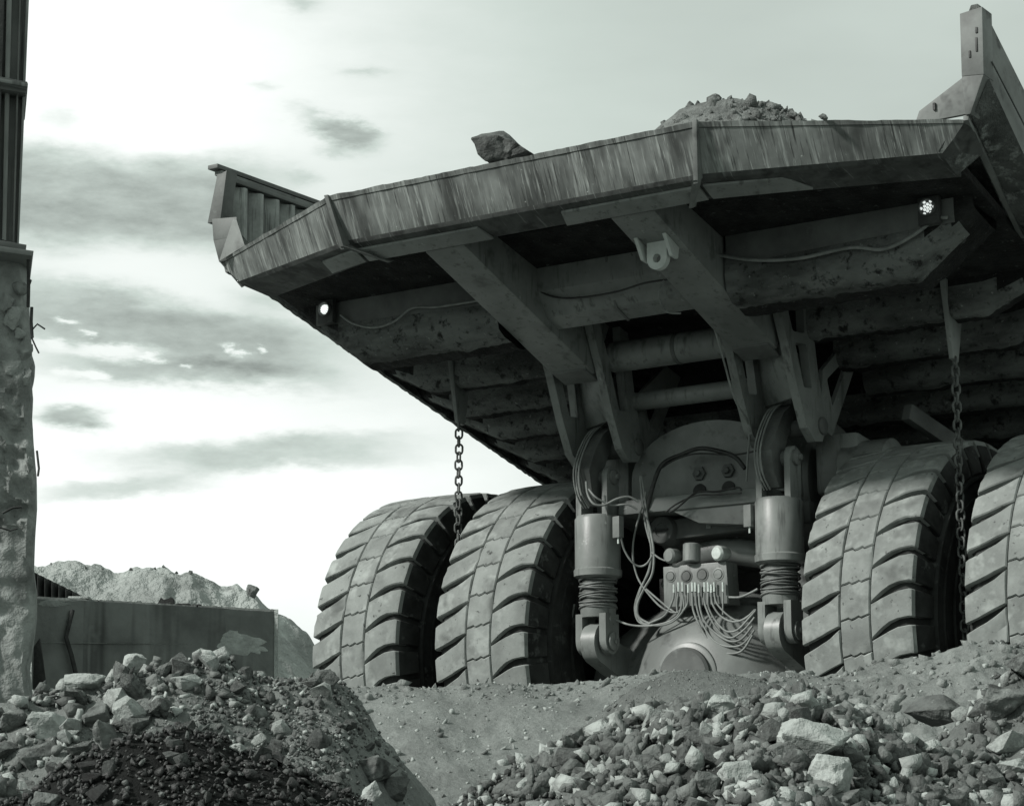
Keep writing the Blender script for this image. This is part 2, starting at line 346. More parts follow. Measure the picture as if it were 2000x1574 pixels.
def ground_mat():
    m = bpy.data.materials.new('ground_soil'); m.use_nodes = True; nt = m.node_tree; N = nt.nodes; L = nt.links
    b = N['Principled BSDF']; b.inputs['Roughness'].default_value = 0.97; b.inputs['Specular IOR Level'].default_value = 0.15
    at_ = N.new('ShaderNodeAttribute'); at_.attribute_name = 'soil'
    tc = N.new('ShaderNodeTexCoord')
    def nz(s, d, lo, hi, r=0.65):
        q = N.new('ShaderNodeTexNoise'); q.inputs['Scale'].default_value = s; q.inputs['Detail'].default_value = d; q.inputs['Roughness'].default_value = r
        L.new(tc.outputs['Object'], q.inputs['Vector'])
        mr = N.new('ShaderNodeMapRange'); mr.inputs['From Min'].default_value = 0.3; mr.inputs['From Max'].default_value = 0.7
        mr.inputs['To Min'].default_value = lo; mr.inputs['To Max'].default_value = hi; L.new(q.outputs['Fac'], mr.inputs['Value']); return mr.outputs[0], q.outputs['Fac']
    def mul(a, c):
        n = N.new('ShaderNodeMath'); n.operation = 'MULTIPLY'; L.new(a, n.inputs[0]); L.new(c, n.inputs[1]); return n.outputs[0]
    a1, _ = nz(1.7, 6, 0.72, 1.25); a2, f2 = nz(28, 5, 0.80, 1.20, 0.75); a3, f3 = nz(120, 2, 0.85, 1.15)
    v = mul(mul(mul(at_.outputs['Fac'], a1), a2), a3)
    cb = N.new('ShaderNodeCombineColor')
    for i, t in enumerate(TINT):
        n = N.new('ShaderNodeMath'); n.operation = 'MULTIPLY'; n.inputs[1].default_value = t; L.new(v, n.inputs[0]); L.new(n.outputs[0], cb.inputs[i])
    L.new(cb.outputs[0], b.inputs['Base Color'])
    bp = N.new('ShaderNodeBump'); bp.inputs['Strength'].default_value = 0.7; bp.inputs['Distance'].default_value = 0.03; L.new(f2, bp.inputs['Height'])
    b2 = N.new('ShaderNodeBump'); b2.inputs['Strength'].default_value = 0.5; b2.inputs['Distance'].default_value = 0.008; L.new(f3, b2.inputs['Height']); L.new(bp.outputs[0], b2.inputs['Normal'])
    L.new(b2.outputs[0], b.inputs['Normal']); return m
M['ground'] = ground_mat()

# ------------------------------------------------------------------ ground: one sheet, with the heaps as ridges in it
# a ridge: distance from the camera, front / back slope, crest points (column, row) of the photo
def zrow(px, py, t):
    d = ray(px, py); return CAM.z + t*d.z/math.hypot(d.x, d.y)
RIDGES = {
 'berm':  dict(D=15.2, f=0.50, b=0.8, soil=0.21, rough=0.03, c=[(-900,1400),(560,1352),(640,1348),(700,1346),(860,1338),(1000,1335),(1130,1332),(1230,1322),(1310,1318),(1420,1325),(1500,1312),(1600,1302),(1750,1292),(1850,1284),(2000,1270),(2300,1240),(3000,1230)]),
 'rubble':dict(D=11.2, f=0.62, b=0.9, soil=0.17, rough=0.10, c=[(-600,1440),(-200,1430),(0,1402),(60,1362),(150,1340),(230,1318),(300,1305),(380,1302),(440,1298),(490,1315),(530,1328),(600,1318),(640,1322),(672,1338),(696,1366),(735,1425),(790,1500),(850,1580),(900,1700)]),
 'cone':  dict(D=12.6, f=0.62, b=0.8, soil=0.14, rough=0.012, c=[(850,1640),(950,1560),(1100,1448),(1180,1385),(1250,1334),(1310,1313),(1360,1309),(1420,1314),(1480,1328),(1560,1362),(1700,1450),(1900,1600)]),
 'gravel':dict(D=9.2,  f=0.60, b=0.9, soil=0.05, rough=0.07, c=[(700,1700),(800,1620),(880,1570),(960,1530),(1020,1492),(1080,1468),(1150,1436),(1230,1410),(1330,1385),(1400,1368),(1480,1358),(1560,1362),(1640,1388),(1700,1420),(1760,1458),(1830,1490),(1900,1500),(2000,1495),(2200,1470),(2600,1460)]),  # dark soil: shade in the gaps between stones put into the colour
 'dark':  dict(D=6.6,  f=0.62, b=0.9, soil=0.016, rough=0.05, c=[(-600,1640),(-100,1600),(60,1570),(120,1530),(180,1498),(260,1458),(320,1438),(365,1430),(440,1446),(500,1470),(560,1488),(620,1518),(690,1556),(760,1600),(830,1680),(900,1900)]),
 'bank':  dict(D=11.6, f=0.70, b=0.9, soil=0.15, rough=0.10, c=[(1640,1700),(1740,1560),(1800,1480),(1850,1420),(1890,1360),(1930,1325),(1980,1305),(2050,1290),(2300,1250),(3000,1250)]),
 'clod':  dict(D=8.4,  f=0.62, b=0.9, soil=0.07, rough=0.08, c=[(-600,1500),(-200,1500),(0,1520),(60,1535),(130,1548),(200,1590),(300,1650)]),
}
_cols = {}
for k, r in RIDGES.items():
    c = np.array(r['c'], float)
    r['px'] = c[:,0]; r['zc'] = np.array([zrow(a, b, r['D']) for a, b in c])
def px_of(x, y):
    dx = x-CAM.x; dy = y-CAM.y
    a = dx*RT.x+dy*RT.y; b = dx*FH.x+dy*FH.y
    el = 0.067  # a typical elevation of the heaps, for the column scale
    return 1000+FPX*a/np.maximum(b, 1e-3)/(math.cos(PITCH)+el*math.sin(PITCH)), a, b
def terrain(x, y, fine=True):
    x = np.asarray(x, float); y = np.asarray(y, float)
    t = np.hypot(x-CAM.x, y-CAM.y); px, a, b = px_of(x, y)
    front = b > 0.2*t
    base = np.where(t < 11, -1.9, np.where(t > 16.5, 0.0, -1.9+1.9*(t-11)/5.5))
    base = base + 0.02*fbm(x*0.5, y*0.5, 3)*np.clip(t/20, 1, 20)
    Z = base.copy(); S = np.full_like(Z, 0.2); Rg = np.full_like(Z, 0.02)
    for k, r in RIDGES.items():
        zc = np.interp(px, r['px'], r['zc'], left=-3 if k not in ('berm','rubble','dark','clod') else None, right=-3 if k not in ('berm','gravel','bank') else None)
        wob = 0.35*fbm(x*0.55+5*r['D'], y*0.55, 3)
        dt = t-(r['D']+wob)
        h = np.where(dt < 0, zc+r['f']*dt, zc-r['b']*dt)
        # rounded crest, kept at the crest height
        h = zc-(np.sqrt((zc-h)**2+0.05**2)-0.05)
        h = np.where(front, h, -3)
        rg = r['rough']*(1+np.clip((px-1480)/120, 0, 2.2)) if k == 'berm' else r['rough']
        n = rg*(fbm(x*2.1+r['D'], y*2.1, 3)*1.0)
        if k == 'berm': n = n+0.035*fbm((a+b*0.45)*2.2, b*0.35, 3)+0.012*fbm((a+b*0.45)*9, b*1.1, 2)
        if fine: n = n+rg*0.6*fbm(x*9+r['D'], y*9, 3)
        h = h+n
        m = h > Z
        Z = np.where(m, h, Z); S = np.where(m, np.interp(px, [590, 700], [r['soil'], 0.20]) if k == 'rubble' else r['soil'], S)
    return Z, S
def ground():
    azs = np.concatenate([np.arange(-180, -30, 5), np.arange(-30, -14, 0.5), np.arange(-14, 14, 0.045), np.arange(14, 30, .5), np.arange(30, 180, 5)])
    azs = np.radians(azs)
    ts = np.concatenate([[0.3,1,2,3,4,4.8], np.arange(5.2, 16.2, 0.03), np.arange(16.2, 20, 0.2), [21,23,26,30,36,45,60,80,110,160,250,400,700,1300,2500]])
    Az, Tt = np.meshgrid(azs, ts, indexing='ij')
    dx = np.sin(Az); dy = np.cos(Az)
    X = CAM.x+Tt*(dx*RT.x+dy*FH.x); Y = CAM.y+Tt*(dx*RT.y+dy*FH.y)
    Z, S = terrain(X, Y)
    P = np.stack([X, Y, Z], -1); P = np.concatenate([P, P[:1]], 0); S = np.concatenate([S, S[:1]], 0)
    V, F = grid_mesh(P)
    me = np_mesh(V, F[:, ::-1])
    at_ = me.attributes.new('soil', 'FLOAT', 'POINT'); at_.data.foreach_set('value', S.astype(np.float32).ravel())
    o = link('ground', me, M['ground'], smooth=180); tag(o, kind='structure')
ground()

# far spoil hill ------------------------------------------------------------------
def hill():
    c = np.array([(-900,1130),(-300,1085),(80,1098),(130,1104),(200,1112),(260,1110),(320,1106),(350,1120),(372,1117),(400,1138),(430,1149),(480,1152),(505,1160),(520,1176),(540,1192),(570,1216),(600,1242),(625,1268),(680,1320),(760,1400),(900,1500)], float)
    D = 68.0; zc = np.array([zrow(a, b, D) for a, b in c])
    pxs = np.linspace(-900, 900, 620); ts = np.concatenate([np.linspace(40, D, 170), np.linspace(D+0.4, D+30, 30)])
    PX, T = np.meshgrid(pxs, ts, indexing='ij')
    d0 = ray(0, 1150); az = (PX-1000)/FPX
    k = math.cos(PITCH)+0.11*math.sin(PITCH)
    a = T*np.sin(np.arctan(az*k)); b = T*np.cos(np.arctan(az*k))
    X = CAM.x+a*RT.x+b*FH.x; Y = CAM.y+a*RT.y+b*FH.y
    Zc = np.interp(PX, c[:,0], zc)
    dt = T-D
    Z = np.where(dt < 0, Zc+0.50*dt, Zc-0.25*dt)
    gull = np.abs(fbm(X*0.22+0.1*Z, Y*0.09, 4))*1.6
    Z = Z-gull*np.clip(-dt/6, 0, 1)+0.35*fbm(X*1.3, Y*1.3, 4)
    V, F = grid_mesh(np.stack([X, Y, Z], -1))
    tag(link('hill', np_mesh(V, F[:, ::-1]), M['hill'], smooth=180), kind='structure')
hill()

# ------------------------------------------------------------------ stones
def rock_mesh(seed, n=16, squash=(1,0.8,0.65), bev=0.0, sub=0, amp=0.0):
    r = random.Random(seed); bm = bmesh.new()
    for i in range(n):
        v = Vector((r.gauss(0,1), r.gauss(0,1), r.gauss(0,1))).normalized()*r.uniform(0.36, 0.57)
        bm.verts.new((v.x*squash[0], v.y*squash[1], v.z*squash[2]))
    h = bmesh.ops.convex_hull(bm, input=bm.verts)
    bmesh.ops.delete(bm, geom=[e for e in set(h['geom_interior']+h['geom_unused']) if isinstance(e, bmesh.types.BMVert)], context='VERTS')
    bmesh.ops.dissolve_limit(bm, angle_limit=D2R(14), verts=bm.verts, edges=bm.edges)
    if bev: bmesh.ops.bevel(bm, geom=bm.edges[:], offset=bev, segments=1, affect='EDGES', profile=0.6, clamp_overlap=True)
    bmesh.ops.remove_doubles(bm, verts=bm.verts, dist=0.004)
    bmesh.ops.triangulate(bm, faces=bm.faces)
    for i in range(sub):
        bmesh.ops.subdivide_edges(bm, edges=bm.edges, cuts=1, use_grid_fill=True)
        bmesh.ops.triangulate(bm, faces=bm.faces)
    if amp:
        off = Vector((seed*3.1, seed*1.7, 0))
        for v in bm.verts:
            q = v.co*3.2+off
            v.co += v.co.normalized()*(noise.fractal(q, 0.8, 2.1, 4)*amp + (noise.ridged_multi_fractal(v.co*2.1+off, 1.0, 2.0, 3, 1.0, 2.0)-1.0)*amp*0.15)
    bmesh.ops.recalc_face_normals(bm, faces=bm.faces)
    me = bpy.data.meshes.new('stone'); bm.to_mesh(me); bm.free(); return me
SHAPES = [(1,0.85,0.7),(1.1,0.7,0.6),(1,0.95,0.85),(1.25,0.8,0.42),(0.95,0.9,0.6),(1.15,0.65,0.75)]
LOW = [rock_mesh(i+1, 11, SHAPES[i % 6], 0, 0) for i in range(16)]
MIDR = [rock_mesh(i+60, 15, SHAPES[i % 6], 0.010, 1, 0.028) for i in range(14)]
for m_ in MIDR:
    m_.materials.append(M['r_mid']); m_.polygons.foreach_set('use_smooth', [True]*len(m_.polygons)); m_.set_sharp_from_angle(angle=D2R(18))
LOWD = []
for m_ in LOW:
    V = np.empty(len(m_.vertices)*3, np.float32); m_.vertices.foreach_get('co', V)
    F = np.array([p.vertices[:] for p in m_.polygons], np.int32); LOWD.append((V.reshape(-1, 3), F))
def rotmats(n, tilt=1.0):
    q = RNG.normal(size=(n, 4)); q[:, 1:3] *= tilt; q /= np.linalg.norm(q, axis=1)[:, None]
    w, x, y, z = q.T
    return np.stack([1-2*(y*y+z*z), 2*(x*y-z*w), 2*(x*z+y*w), 2*(x*y+z*w), 1-2*(x*x+z*z), 2*(y*z-x*w), 2*(x*z-y*w), 2*(y*z+x*w), 1-2*(x*x+y*y)], -1).reshape(n, 3, 3)
CLEAR = [(262, 1300, 52, 50), (325, 1308, 40, 32), (100, 1418, 86, 58), (363, 1334, 64, 36), (165, 1332, 78, 36), (188, 1395, 62, 60), (275, 1388, 62, 44), (205, 1437, 48, 62), (28, 1405, 64, 50), (35, 1370, 40, 26), (302, 1330, 36, 30), (94, 1566, 62, 44), (640, 1330, 50, 50), (738, 1505, 82, 62), (772, 1540, 58, 52), (726, 1545, 44, 42), (465, 1462, 36, 24), (1406, 1384, 58, 58), (1462, 1372, 44, 32), (1590, 1452, 128, 92), (1530, 1468, 62, 56), (1622, 1515, 92, 84), (1438, 1512, 72, 56), (1385, 1535, 52, 62), (1276, 1474, 46, 42), (1132, 1482, 40, 36), (1030, 1486, 48, 34), (1120, 1440, 58, 46), (1345, 1386, 40, 40), (1648, 1562, 70, 44), (1828, 1386, 124, 62), (1962, 1372, 98, 72), (1975, 1500, 76, 40)]     # photo column, row, width, height of the large rocks: no small stone may sit in front of them
def sample_heap(n, p0, p1, dt0, dt1, key, dens=None):
    """positions on a heap: column range, distance range round its crest"""
    r = RIDGES[key]; px = RNG.uniform(p0, p1, n); dt = RNG.uniform(dt0, dt1, n)
    if dens is not None:
        k = RNG.random(n) < dens(px, dt); px = px[k]; dt = dt[k]
    t = r['D']+dt; az = np.arctan((px-1000)/FPX*(math.cos(PITCH)+0.067*math.sin(PITCH)))
    x = CAM.x+t*(np.sin(az)*RT.x+np.cos(az)*FH.x); y = CAM.y+t*(np.sin(az)*RT.y+np.cos(az)*FH.y)
    z, s = terrain(x, y)
    d = np.stack([x-CAM.x, y-CAM.y, z-CAM.z], -1); f = d@np.array(FW); U_ = 1000+FPX*(d@np.array(RT))/f; V_ = 787-FPX*(d@np.array(UP))/f
    keep = np.ones(len(x), bool)
    if key not in ('berm', 'cone'):
        for (hx, hy, hw, hh) in CLEAR:
            keep &= ((U_-hx)/(hw*0.46))**2+((V_-(hy+hh*0.06))/(hh*0.48))**2 > 1
    return x[keep], y[keep], z[keep], px[keep], dt[keep]
def scatter(name, n, p0, p1, dt0, dt1, key, smin, smax, mix, power=2.2, dens=None, sink=0.15, lift=0.0, mats=None):
    x, y, z, px, dt = sample_heap(n, p0, p1, dt0, dt1, key, dens); n = len(x)
    if not n: return
    size = smin*(1-RNG.random(n)*(1-(smin/smax)**power))**(-1/power)
    Rm = rotmats(n); which = RNG.integers(0, len(LOWD), n)
    z = z+size*(-sink+0.25)+RNG.random(n)*lift
    mi = RNG.choice(3, n, p=mix); VV = []; FF = []; MI = []; base = 0
    for k, (V, F) in enumerate(LOWD):
        s = np.where(which == k)[0]
        if not len(s): continue
        W = np.einsum('nij,vj->nvi', Rm[s], V)*size[s][:, None, None]
        W += np.stack([x[s], y[s], z[s]], -1)[:, None]
        VV.append(W.reshape(-1, 3)); FF.append((F[None]+(np.arange(len(s))*len(V))[:, None, None]+base).reshape(-1, 3))
        MI.append(np.repeat(mi[s], len(F))); base += len(s)*len(V)
    me = np_mesh(np.concatenate(VV), np.concatenate(FF))
    o = link(name, me, mats or [M['r_pale'], M['r_mid'], M['r_dark']])
    me.polygons.foreach_set('material_index', np.concatenate(MI).astype(np.int32))
    tag(o, kind='stuff'); return o
# loose stones too many to count
scatter('gravel_fines', 9000, 950, 2150, -1.5, 0.2, 'gravel', 0.008, 0.026, [.2,.5,.3], 1.8)
scatter('rubble_fines', 7000, -250, 760, -2.2, 0.15, 'rubble', 0.007, 0.022, [.25,.45,.30], 1.8)
scatter('gravel', 9000, 900, 2150, -1.5, 0.25, 'gravel', 0.026, 0.11, [.22,.48,.30], 1.7, dens=lambda p, d: np.where((p < 1000), 0.6, np.where((p > 1230) & (p < 1400) & (d < -0.55), 0.35, 1.0)), lift=0.02)
scatter('gravel', 3500, 1000, 2150, -1.5, 0.1, 'gravel', 0.055, 0.14, [.25,.47,.28], 2.3, dens=lambda p, d: np.where((p > 1200) & (p < 1420) & (d < -0.5), 0.25, 1.0)*np.where(p < 1100, .5, 1), lift=0.04)
scatter('rubble_stones', 2600, -250, 520, -1.9, 0.2, 'rubble', 0.035, 0.13, [.35,.50,.15], 1.7, dens=lambda p, d: np.where(p < 330, 1.0, 0.5)*np.where((d < -0.5) & (p > 120), .22, 1), lift=0.02)
scatter('rubble_stones', 4200, 380, 800, -2.2, 0.15, 'rubble', 0.016, 0.07, [.12,.33,.55], 2.0, lift=0.01, dens=lambda p, d: np.clip((760-p)/140, 0.08, 1))
scatter('rubble_stones', 3200, -250, 800, -2.4, 0.15, 'rubble', 0.012, 0.035, [.2,.5,.3], 2.0)
scatter('dark_stones', 8000, -100, 820, -1.3, 0.12, 'dark', 0.010, 0.05, [.02,.12,.86], 1.8, lift=0.012, mats=[M['r_mid'], M['r_dark'], M['r_black']])
scatter('dark_stones', 1200, -300, 260, -1.3, 0.2, 'clod', 0.02, 0.10, [.3,.5,.2], 1.7)
scatter('sand_pebbles', 750, 690, 1300, -4.5, -0.2, 'berm', 0.02, 0.10, [.7,.3,.0], 2.1, sink=0.3)
scatter('sand_pebbles', 1500, 1480, 2250, -3.0, 0.1, 'berm', 0.02, 0.10, [.35,.5,.15], 1.9, sink=0.3)
scatter('sand_pebbles', 300, 560, 1300, -0.25, 0.15, 'berm', 0.015, 0.05, [.3,.6,.1], 2.2, sink=0.3)
scatter('clods', 420, 1470, 2250, -2.6, 0.1, 'berm', 0.05, 0.22, [.4,.4,.2], 1.8, sink=0.32, mats=[M['clod']]*3)
scatter('clods', 160, 560, 1480, -0.3, 0.12, 'berm', 0.03, 0.12, [.4,.4,.2], 2.0, sink=0.3, mats=[M['clod']]*3)
scatter('grit', 9000, 950, 1720, -2.8, 0.1, 'cone', 0.006, 0.018, [.25,.55,.20], 2.6)
scatter('bank_stones', 1700, 1760, 2250, -2.0, 0.15, 'bank', 0.025, 0.14, [.3,.5,.2], 1.8)
scatter('toe_stones', 900, 640, 1000, -2.2, -1.2, 'rubble', 0.015, 0.06, [.35,.45,.2], 2.0)

TONE = {'pale': 'r_pale', 'mid': 'r_mid', 'dark': 'r_dark', 'black': 'r_black'}
TXT = {'pale': 'pale grey', 'mid': 'mid grey', 'dark': 'dark grey', 'black': 'black'}
def seat(o): pass
def countable(n, p0, p1, dt0, dt1, key, s0, s1, tones, heap, group, sink=0.1, dens=None):
    x, y, z, px, dt = sample_heap(n, p0, p1, dt0, dt1, key, dens)
    for i in range(len(x)):
        tone = random.choices(('pale','mid','dark','black')[:len(tones)], tones)[0]; k = random.randrange(len(MIDR)); me = MIDR[k]
        key2 = (k, tone)
        if key2 not in _cols:
            m2 = me.copy(); m2.materials.clear(); m2.materials.append(M[TONE[tone]]); _cols[key2] = m2
        o = bpy.data.objects.new('stone', _cols[key2]); COL.objects.link(o)
        s = random.uniform(s0, s1)**1.0
        o.location = (x[i], y[i], z[i]+s*(0.25-sink)); o.scale = (s,)*3
        o.rotation_euler = (random.uniform(-.6,.6), random.uniform(-.6,.6), random.uniform(0, 6.28))
        where = 'on the crest' if dt[i] > -0.25 else ('on the upper slope' if dt[i] > -0.62 else 'on the lower slope')
        shp = 'flat' if k % 6 == 3 else ('blocky' if k % 6 in (0, 2) else 'angular')
        zone = next(z for lim, z in heap if px[i] < lim)
        sz = ('small', 'mid-sized', 'large')[min(2, int(3*(s-s0)/(s1-s0)))]
        tag(o, f'{sz} {TXT[tone]} {shp} stone {where}, {zone}', 'stone', group)
ZG = [(1230,'left flank of the gravel heap'),(1380,'left of the pale pointed rock'),(1500,'just under the pale pointed rock'),(1700,'round the large boulder'),(1850,'right of the large boulder'),(9999,'gravel by the right edge')]
ZR = [(90,'rubble at the foot of the pier'),(200,'rubble under the broad pale slab'),(300,'rubble under the pale upright block'),(400,'rubble near the flat-topped block'),(9999,'rubble right of the flat-topped block')]
ZC = [(540,'cloddy heap below the wall end'),(640,'cloddy heap left of the tyre'),(9999,'cloddy heap in front of the tyre')]
ZD = [(300,'left part of the black heap'),(430,'middle of the black heap'),(560,'right of the black heap top'),(9999,'right toe of the black heap')]
ZB = [(1930,'beside the half-buried boulder'),(9999,'round the blocky edge boulder')]
countable(95, 1010, 2060, -0.95, 0.05, 'gravel', 0.10, 0.19, (.35,.50,.15), ZG, 'stones on the right gravel heap')
countable(50, -40, 480, -1.2, 0.08, 'rubble', 0.10, 0.22, (.38,.52,.10), ZR, 'stones on the left rubble heap', dens=lambda p, d: np.where((d < -0.55) & (p > 120), 0.25, 1.0))
countable(28, 430, 780, -1.4, 0.08, 'rubble', 0.08, 0.16, (.15,.35,.5), ZC, 'stones on the cloddy heap by the left tyre')
countable(40, 120, 740, -0.75, 0.0, 'dark', 0.04, 0.08, (0,.10,.25,.65), ZD, 'stones on the black heap')
countable(26, 1850, 2080, -1.4, 0.05, 'bank', 0.12, 0.26, (.4,.5,.1), ZB, 'stones on the right bank')

def hero(px, py, wpx, hpx, t, seed, tone, label, cat='rock', squash=None, rz=None, amp=0.09):
    """one large rock: column, row, size in photo pixels, distance"""
    if t < 13:      # rest it on the heap where the sight line meets the ground
        d = ray(px, py+0.36*hpx); hn = math.hypot(d.x, d.y); tt = np.arange(t-1.6, t+1.6, 0.01)
        zz, _s = terrain(CAM.x+d.x/hn*tt, CAM.y+d.y/hn*tt); hit = np.nonzero(zz > CAM.z+d.z/hn*tt)[0]
        if len(hit): t = float(tt[hit[0]])+0.06*wpx/FPX*t
    p = at(px, py, t=t); w = wpx/FPX*(p-CAM).dot(FW); h = hpx/FPX*(p-CAM).dot(FW)
    me = rock_mesh(seed, 13, squash or (1.0, 0.9, 1.0), 0.014, 3, amp*0.55)
    V = np.empty(len(me.vertices)*3, np.float32); me.vertices.foreach_get('co', V); V = V.reshape(-1, 3)
    ex = V.max(0)-V.min(0); c = (V.max(0)+V.min(0))/2; V = (V-c)/ex
    me.vertices.foreach_set('co', (V*np.array([w, max(w,h)*0.85, h])).ravel().astype(np.float32))
    o = link('rock', me, M[TONE[tone]], smooth=24); o.location = p; o.rotation_euler = (0, 0, YAW+(rz or 0))
    tag(o, label, cat); return o
H = hero
H(262,1300,52,50,11.15,11,'pale','pale upright block standing on the crest of the left rubble heap')
H(325,1308,40,32,11.15,38,'mid','smaller grey stone on the rubble crest right of the pale upright block')
H(100,1418,86,58,10.95,12,'pale','pale wedge-shaped rock low on the left rubble heap')
H(363,1334,64,36,11.1,13,'pale','pale flat-topped block just below the left rubble crest')
H(165,1332,78,36,11.2,14,'pale','broad pale slab on the crest under the stained concrete wall',squash=(1.3,.9,.5))
H(188,1395,62,60,10.95,15,'mid','grey faceted rock right of the pale wedge-shaped rock')
H(275,1388,62,44,10.9,16,'mid','grey rounded rock in the middle of the left rubble slope')
H(205,1437,48,62,10.8,17,'mid','tall grey slab lying below the middle of the left rubble slope')
H(28,1405,64,50,11.0,18,'mid','grey rock against the foot of the concrete pier')
H(35,1370,40,26,11.3,39,'pale','small pale rock by the foot of the concrete pier')
H(302,1330,36,30,11.1,40,'mid','squat grey stone between the pale upright block and the flat-topped block')
H(94,1566,62,44,6.3,19,'mid','rounded grey rock at the lower left corner of the view')
H(640,1330,50,50,11.1,20,'dark','dark lump at the top of the cloddy heap by the left tyre')
H(738,1505,82,62,10.2,21,'mid','grey boulder at the foot of the sandy slope')
H(772,1540,58,52,10.1,22,'dark','dark boulder leaning on the grey boulder under the sandy slope')
H(726,1545,44,42,8.0,23,'pale','pale rock in front of the boulders under the sandy slope')
H(465,1462,36,24,6.55,24,'pale','pale chip on the crest of the black heap')
H(1406,1384,58,58,9.1,25,'pale','pale pointed rock on the crest of the right gravel heap')
H(1462,1372,44,32,9.15,26,'mid','grey rock on the gravel crest right of the pale pointed rock')
H(1590,1455,150,104,8.80,27,'pale','largest pale boulder in the middle of the right gravel heap')
H(1530,1468,62,56,8.8,28,'mid','grey block against the left side of the large boulder')
H(1622,1520,104,96,8.55,29,'pale','large pale rock just below the big boulder of the gravel heap')
H(1438,1512,72,56,8.65,30,'pale','pale angular rock left of and below the big boulder')
H(1385,1535,52,62,8.55,31,'mid','shiny grey upright rock at the bottom edge of the gravel heap')
H(1276,1474,46,42,8.8,32,'mid','brownish grey rock on the left part of the gravel heap')
H(1132,1482,40,36,8.9,33,'pale','small pale cube-like rock on the left gravel slope')
H(1030,1486,48,34,9.15,34,'pale','pale rock at the left toe of the gravel crest')
H(1120,1440,58,46,9.2,41,'mid','grey rock on the crest above the left gravel slope')
H(1345,1386,40,40,9.2,42,'mid','grey stone beside the pale pointed rock, left of it')
H(1648,1562,70,44,8.45,35,'mid','grey rock at the bottom edge under the large pale rock')
H(1828,1386,124,62,12.0,36,'dark','dark half-buried boulder in the sandy bank right of the truck',amp=0.06)
H(1962,1372,98,72,10.9,37,'mid','blocky grey boulder on the bank near the right edge')
H(1975,1500,76,40,8.7,43,'pale','pale slab at the right edge of the gravel heap')

# ------------------------------------------------------------------ the haul truck
truck = empty('dump_truck', (0, 0, 0))
tag(truck, 'huge mining dump truck seen from behind with a loaded dirty body on dual rear tyres', 'dump truck')
TP = truck

# --- tyres
R0 = 1.8; W_ = 8.2434; TW = 1.0713; DUAL = 1.559
TX = [-W_/2+TW/2, -W_/2+DUAL+TW/2, W_/2-TW/2-DUAL, W_/2-TW/2]
PITCHN = 35; DPH = 2*math.pi/PITCHN; HW = TW/2
PROF = [(0.0,1.80),(HW*0.55,1.797),(HW-0.03,1.787),(HW-0.004,1.775),(HW+0.012,1.735),(HW+0.045,1.63),(HW+0.062,1.52),(HW+0.066,1.47)]
_pl = [0.0]
for a, b in zip(PROF, PROF[1:]): _pl.append(_pl[-1]+math.hypot(b[0]-a[0], b[1]-a[1]))
def prof(s):
    sg = 1 if s >= 0 else -1; s = abs(s)
    x = np.interp(s, _pl, [p[0] for p in PROF]); r = np.interp(s, _pl, [p[1] for p in PROF]); return sg*x, r
SEDGE = _pl[3]; SEND = _pl[-1]
def surf(s, ph, depth):
    x, r = prof(s)
    # inward normal: towards tyre centre, turning sideways past the shoulder
    a = abs(s); k = min(max((a-SEDGE+0.03)/0.12, 0), 1)
    nx = -(1 if s > 0 else -1)*k*0.9; nr = -(1-0.75*k)
    l = math.hypot(nx, nr); x += nx/l*depth; r += nr/l*depth
    return (x, -r*math.cos(ph), r*math.sin(ph))
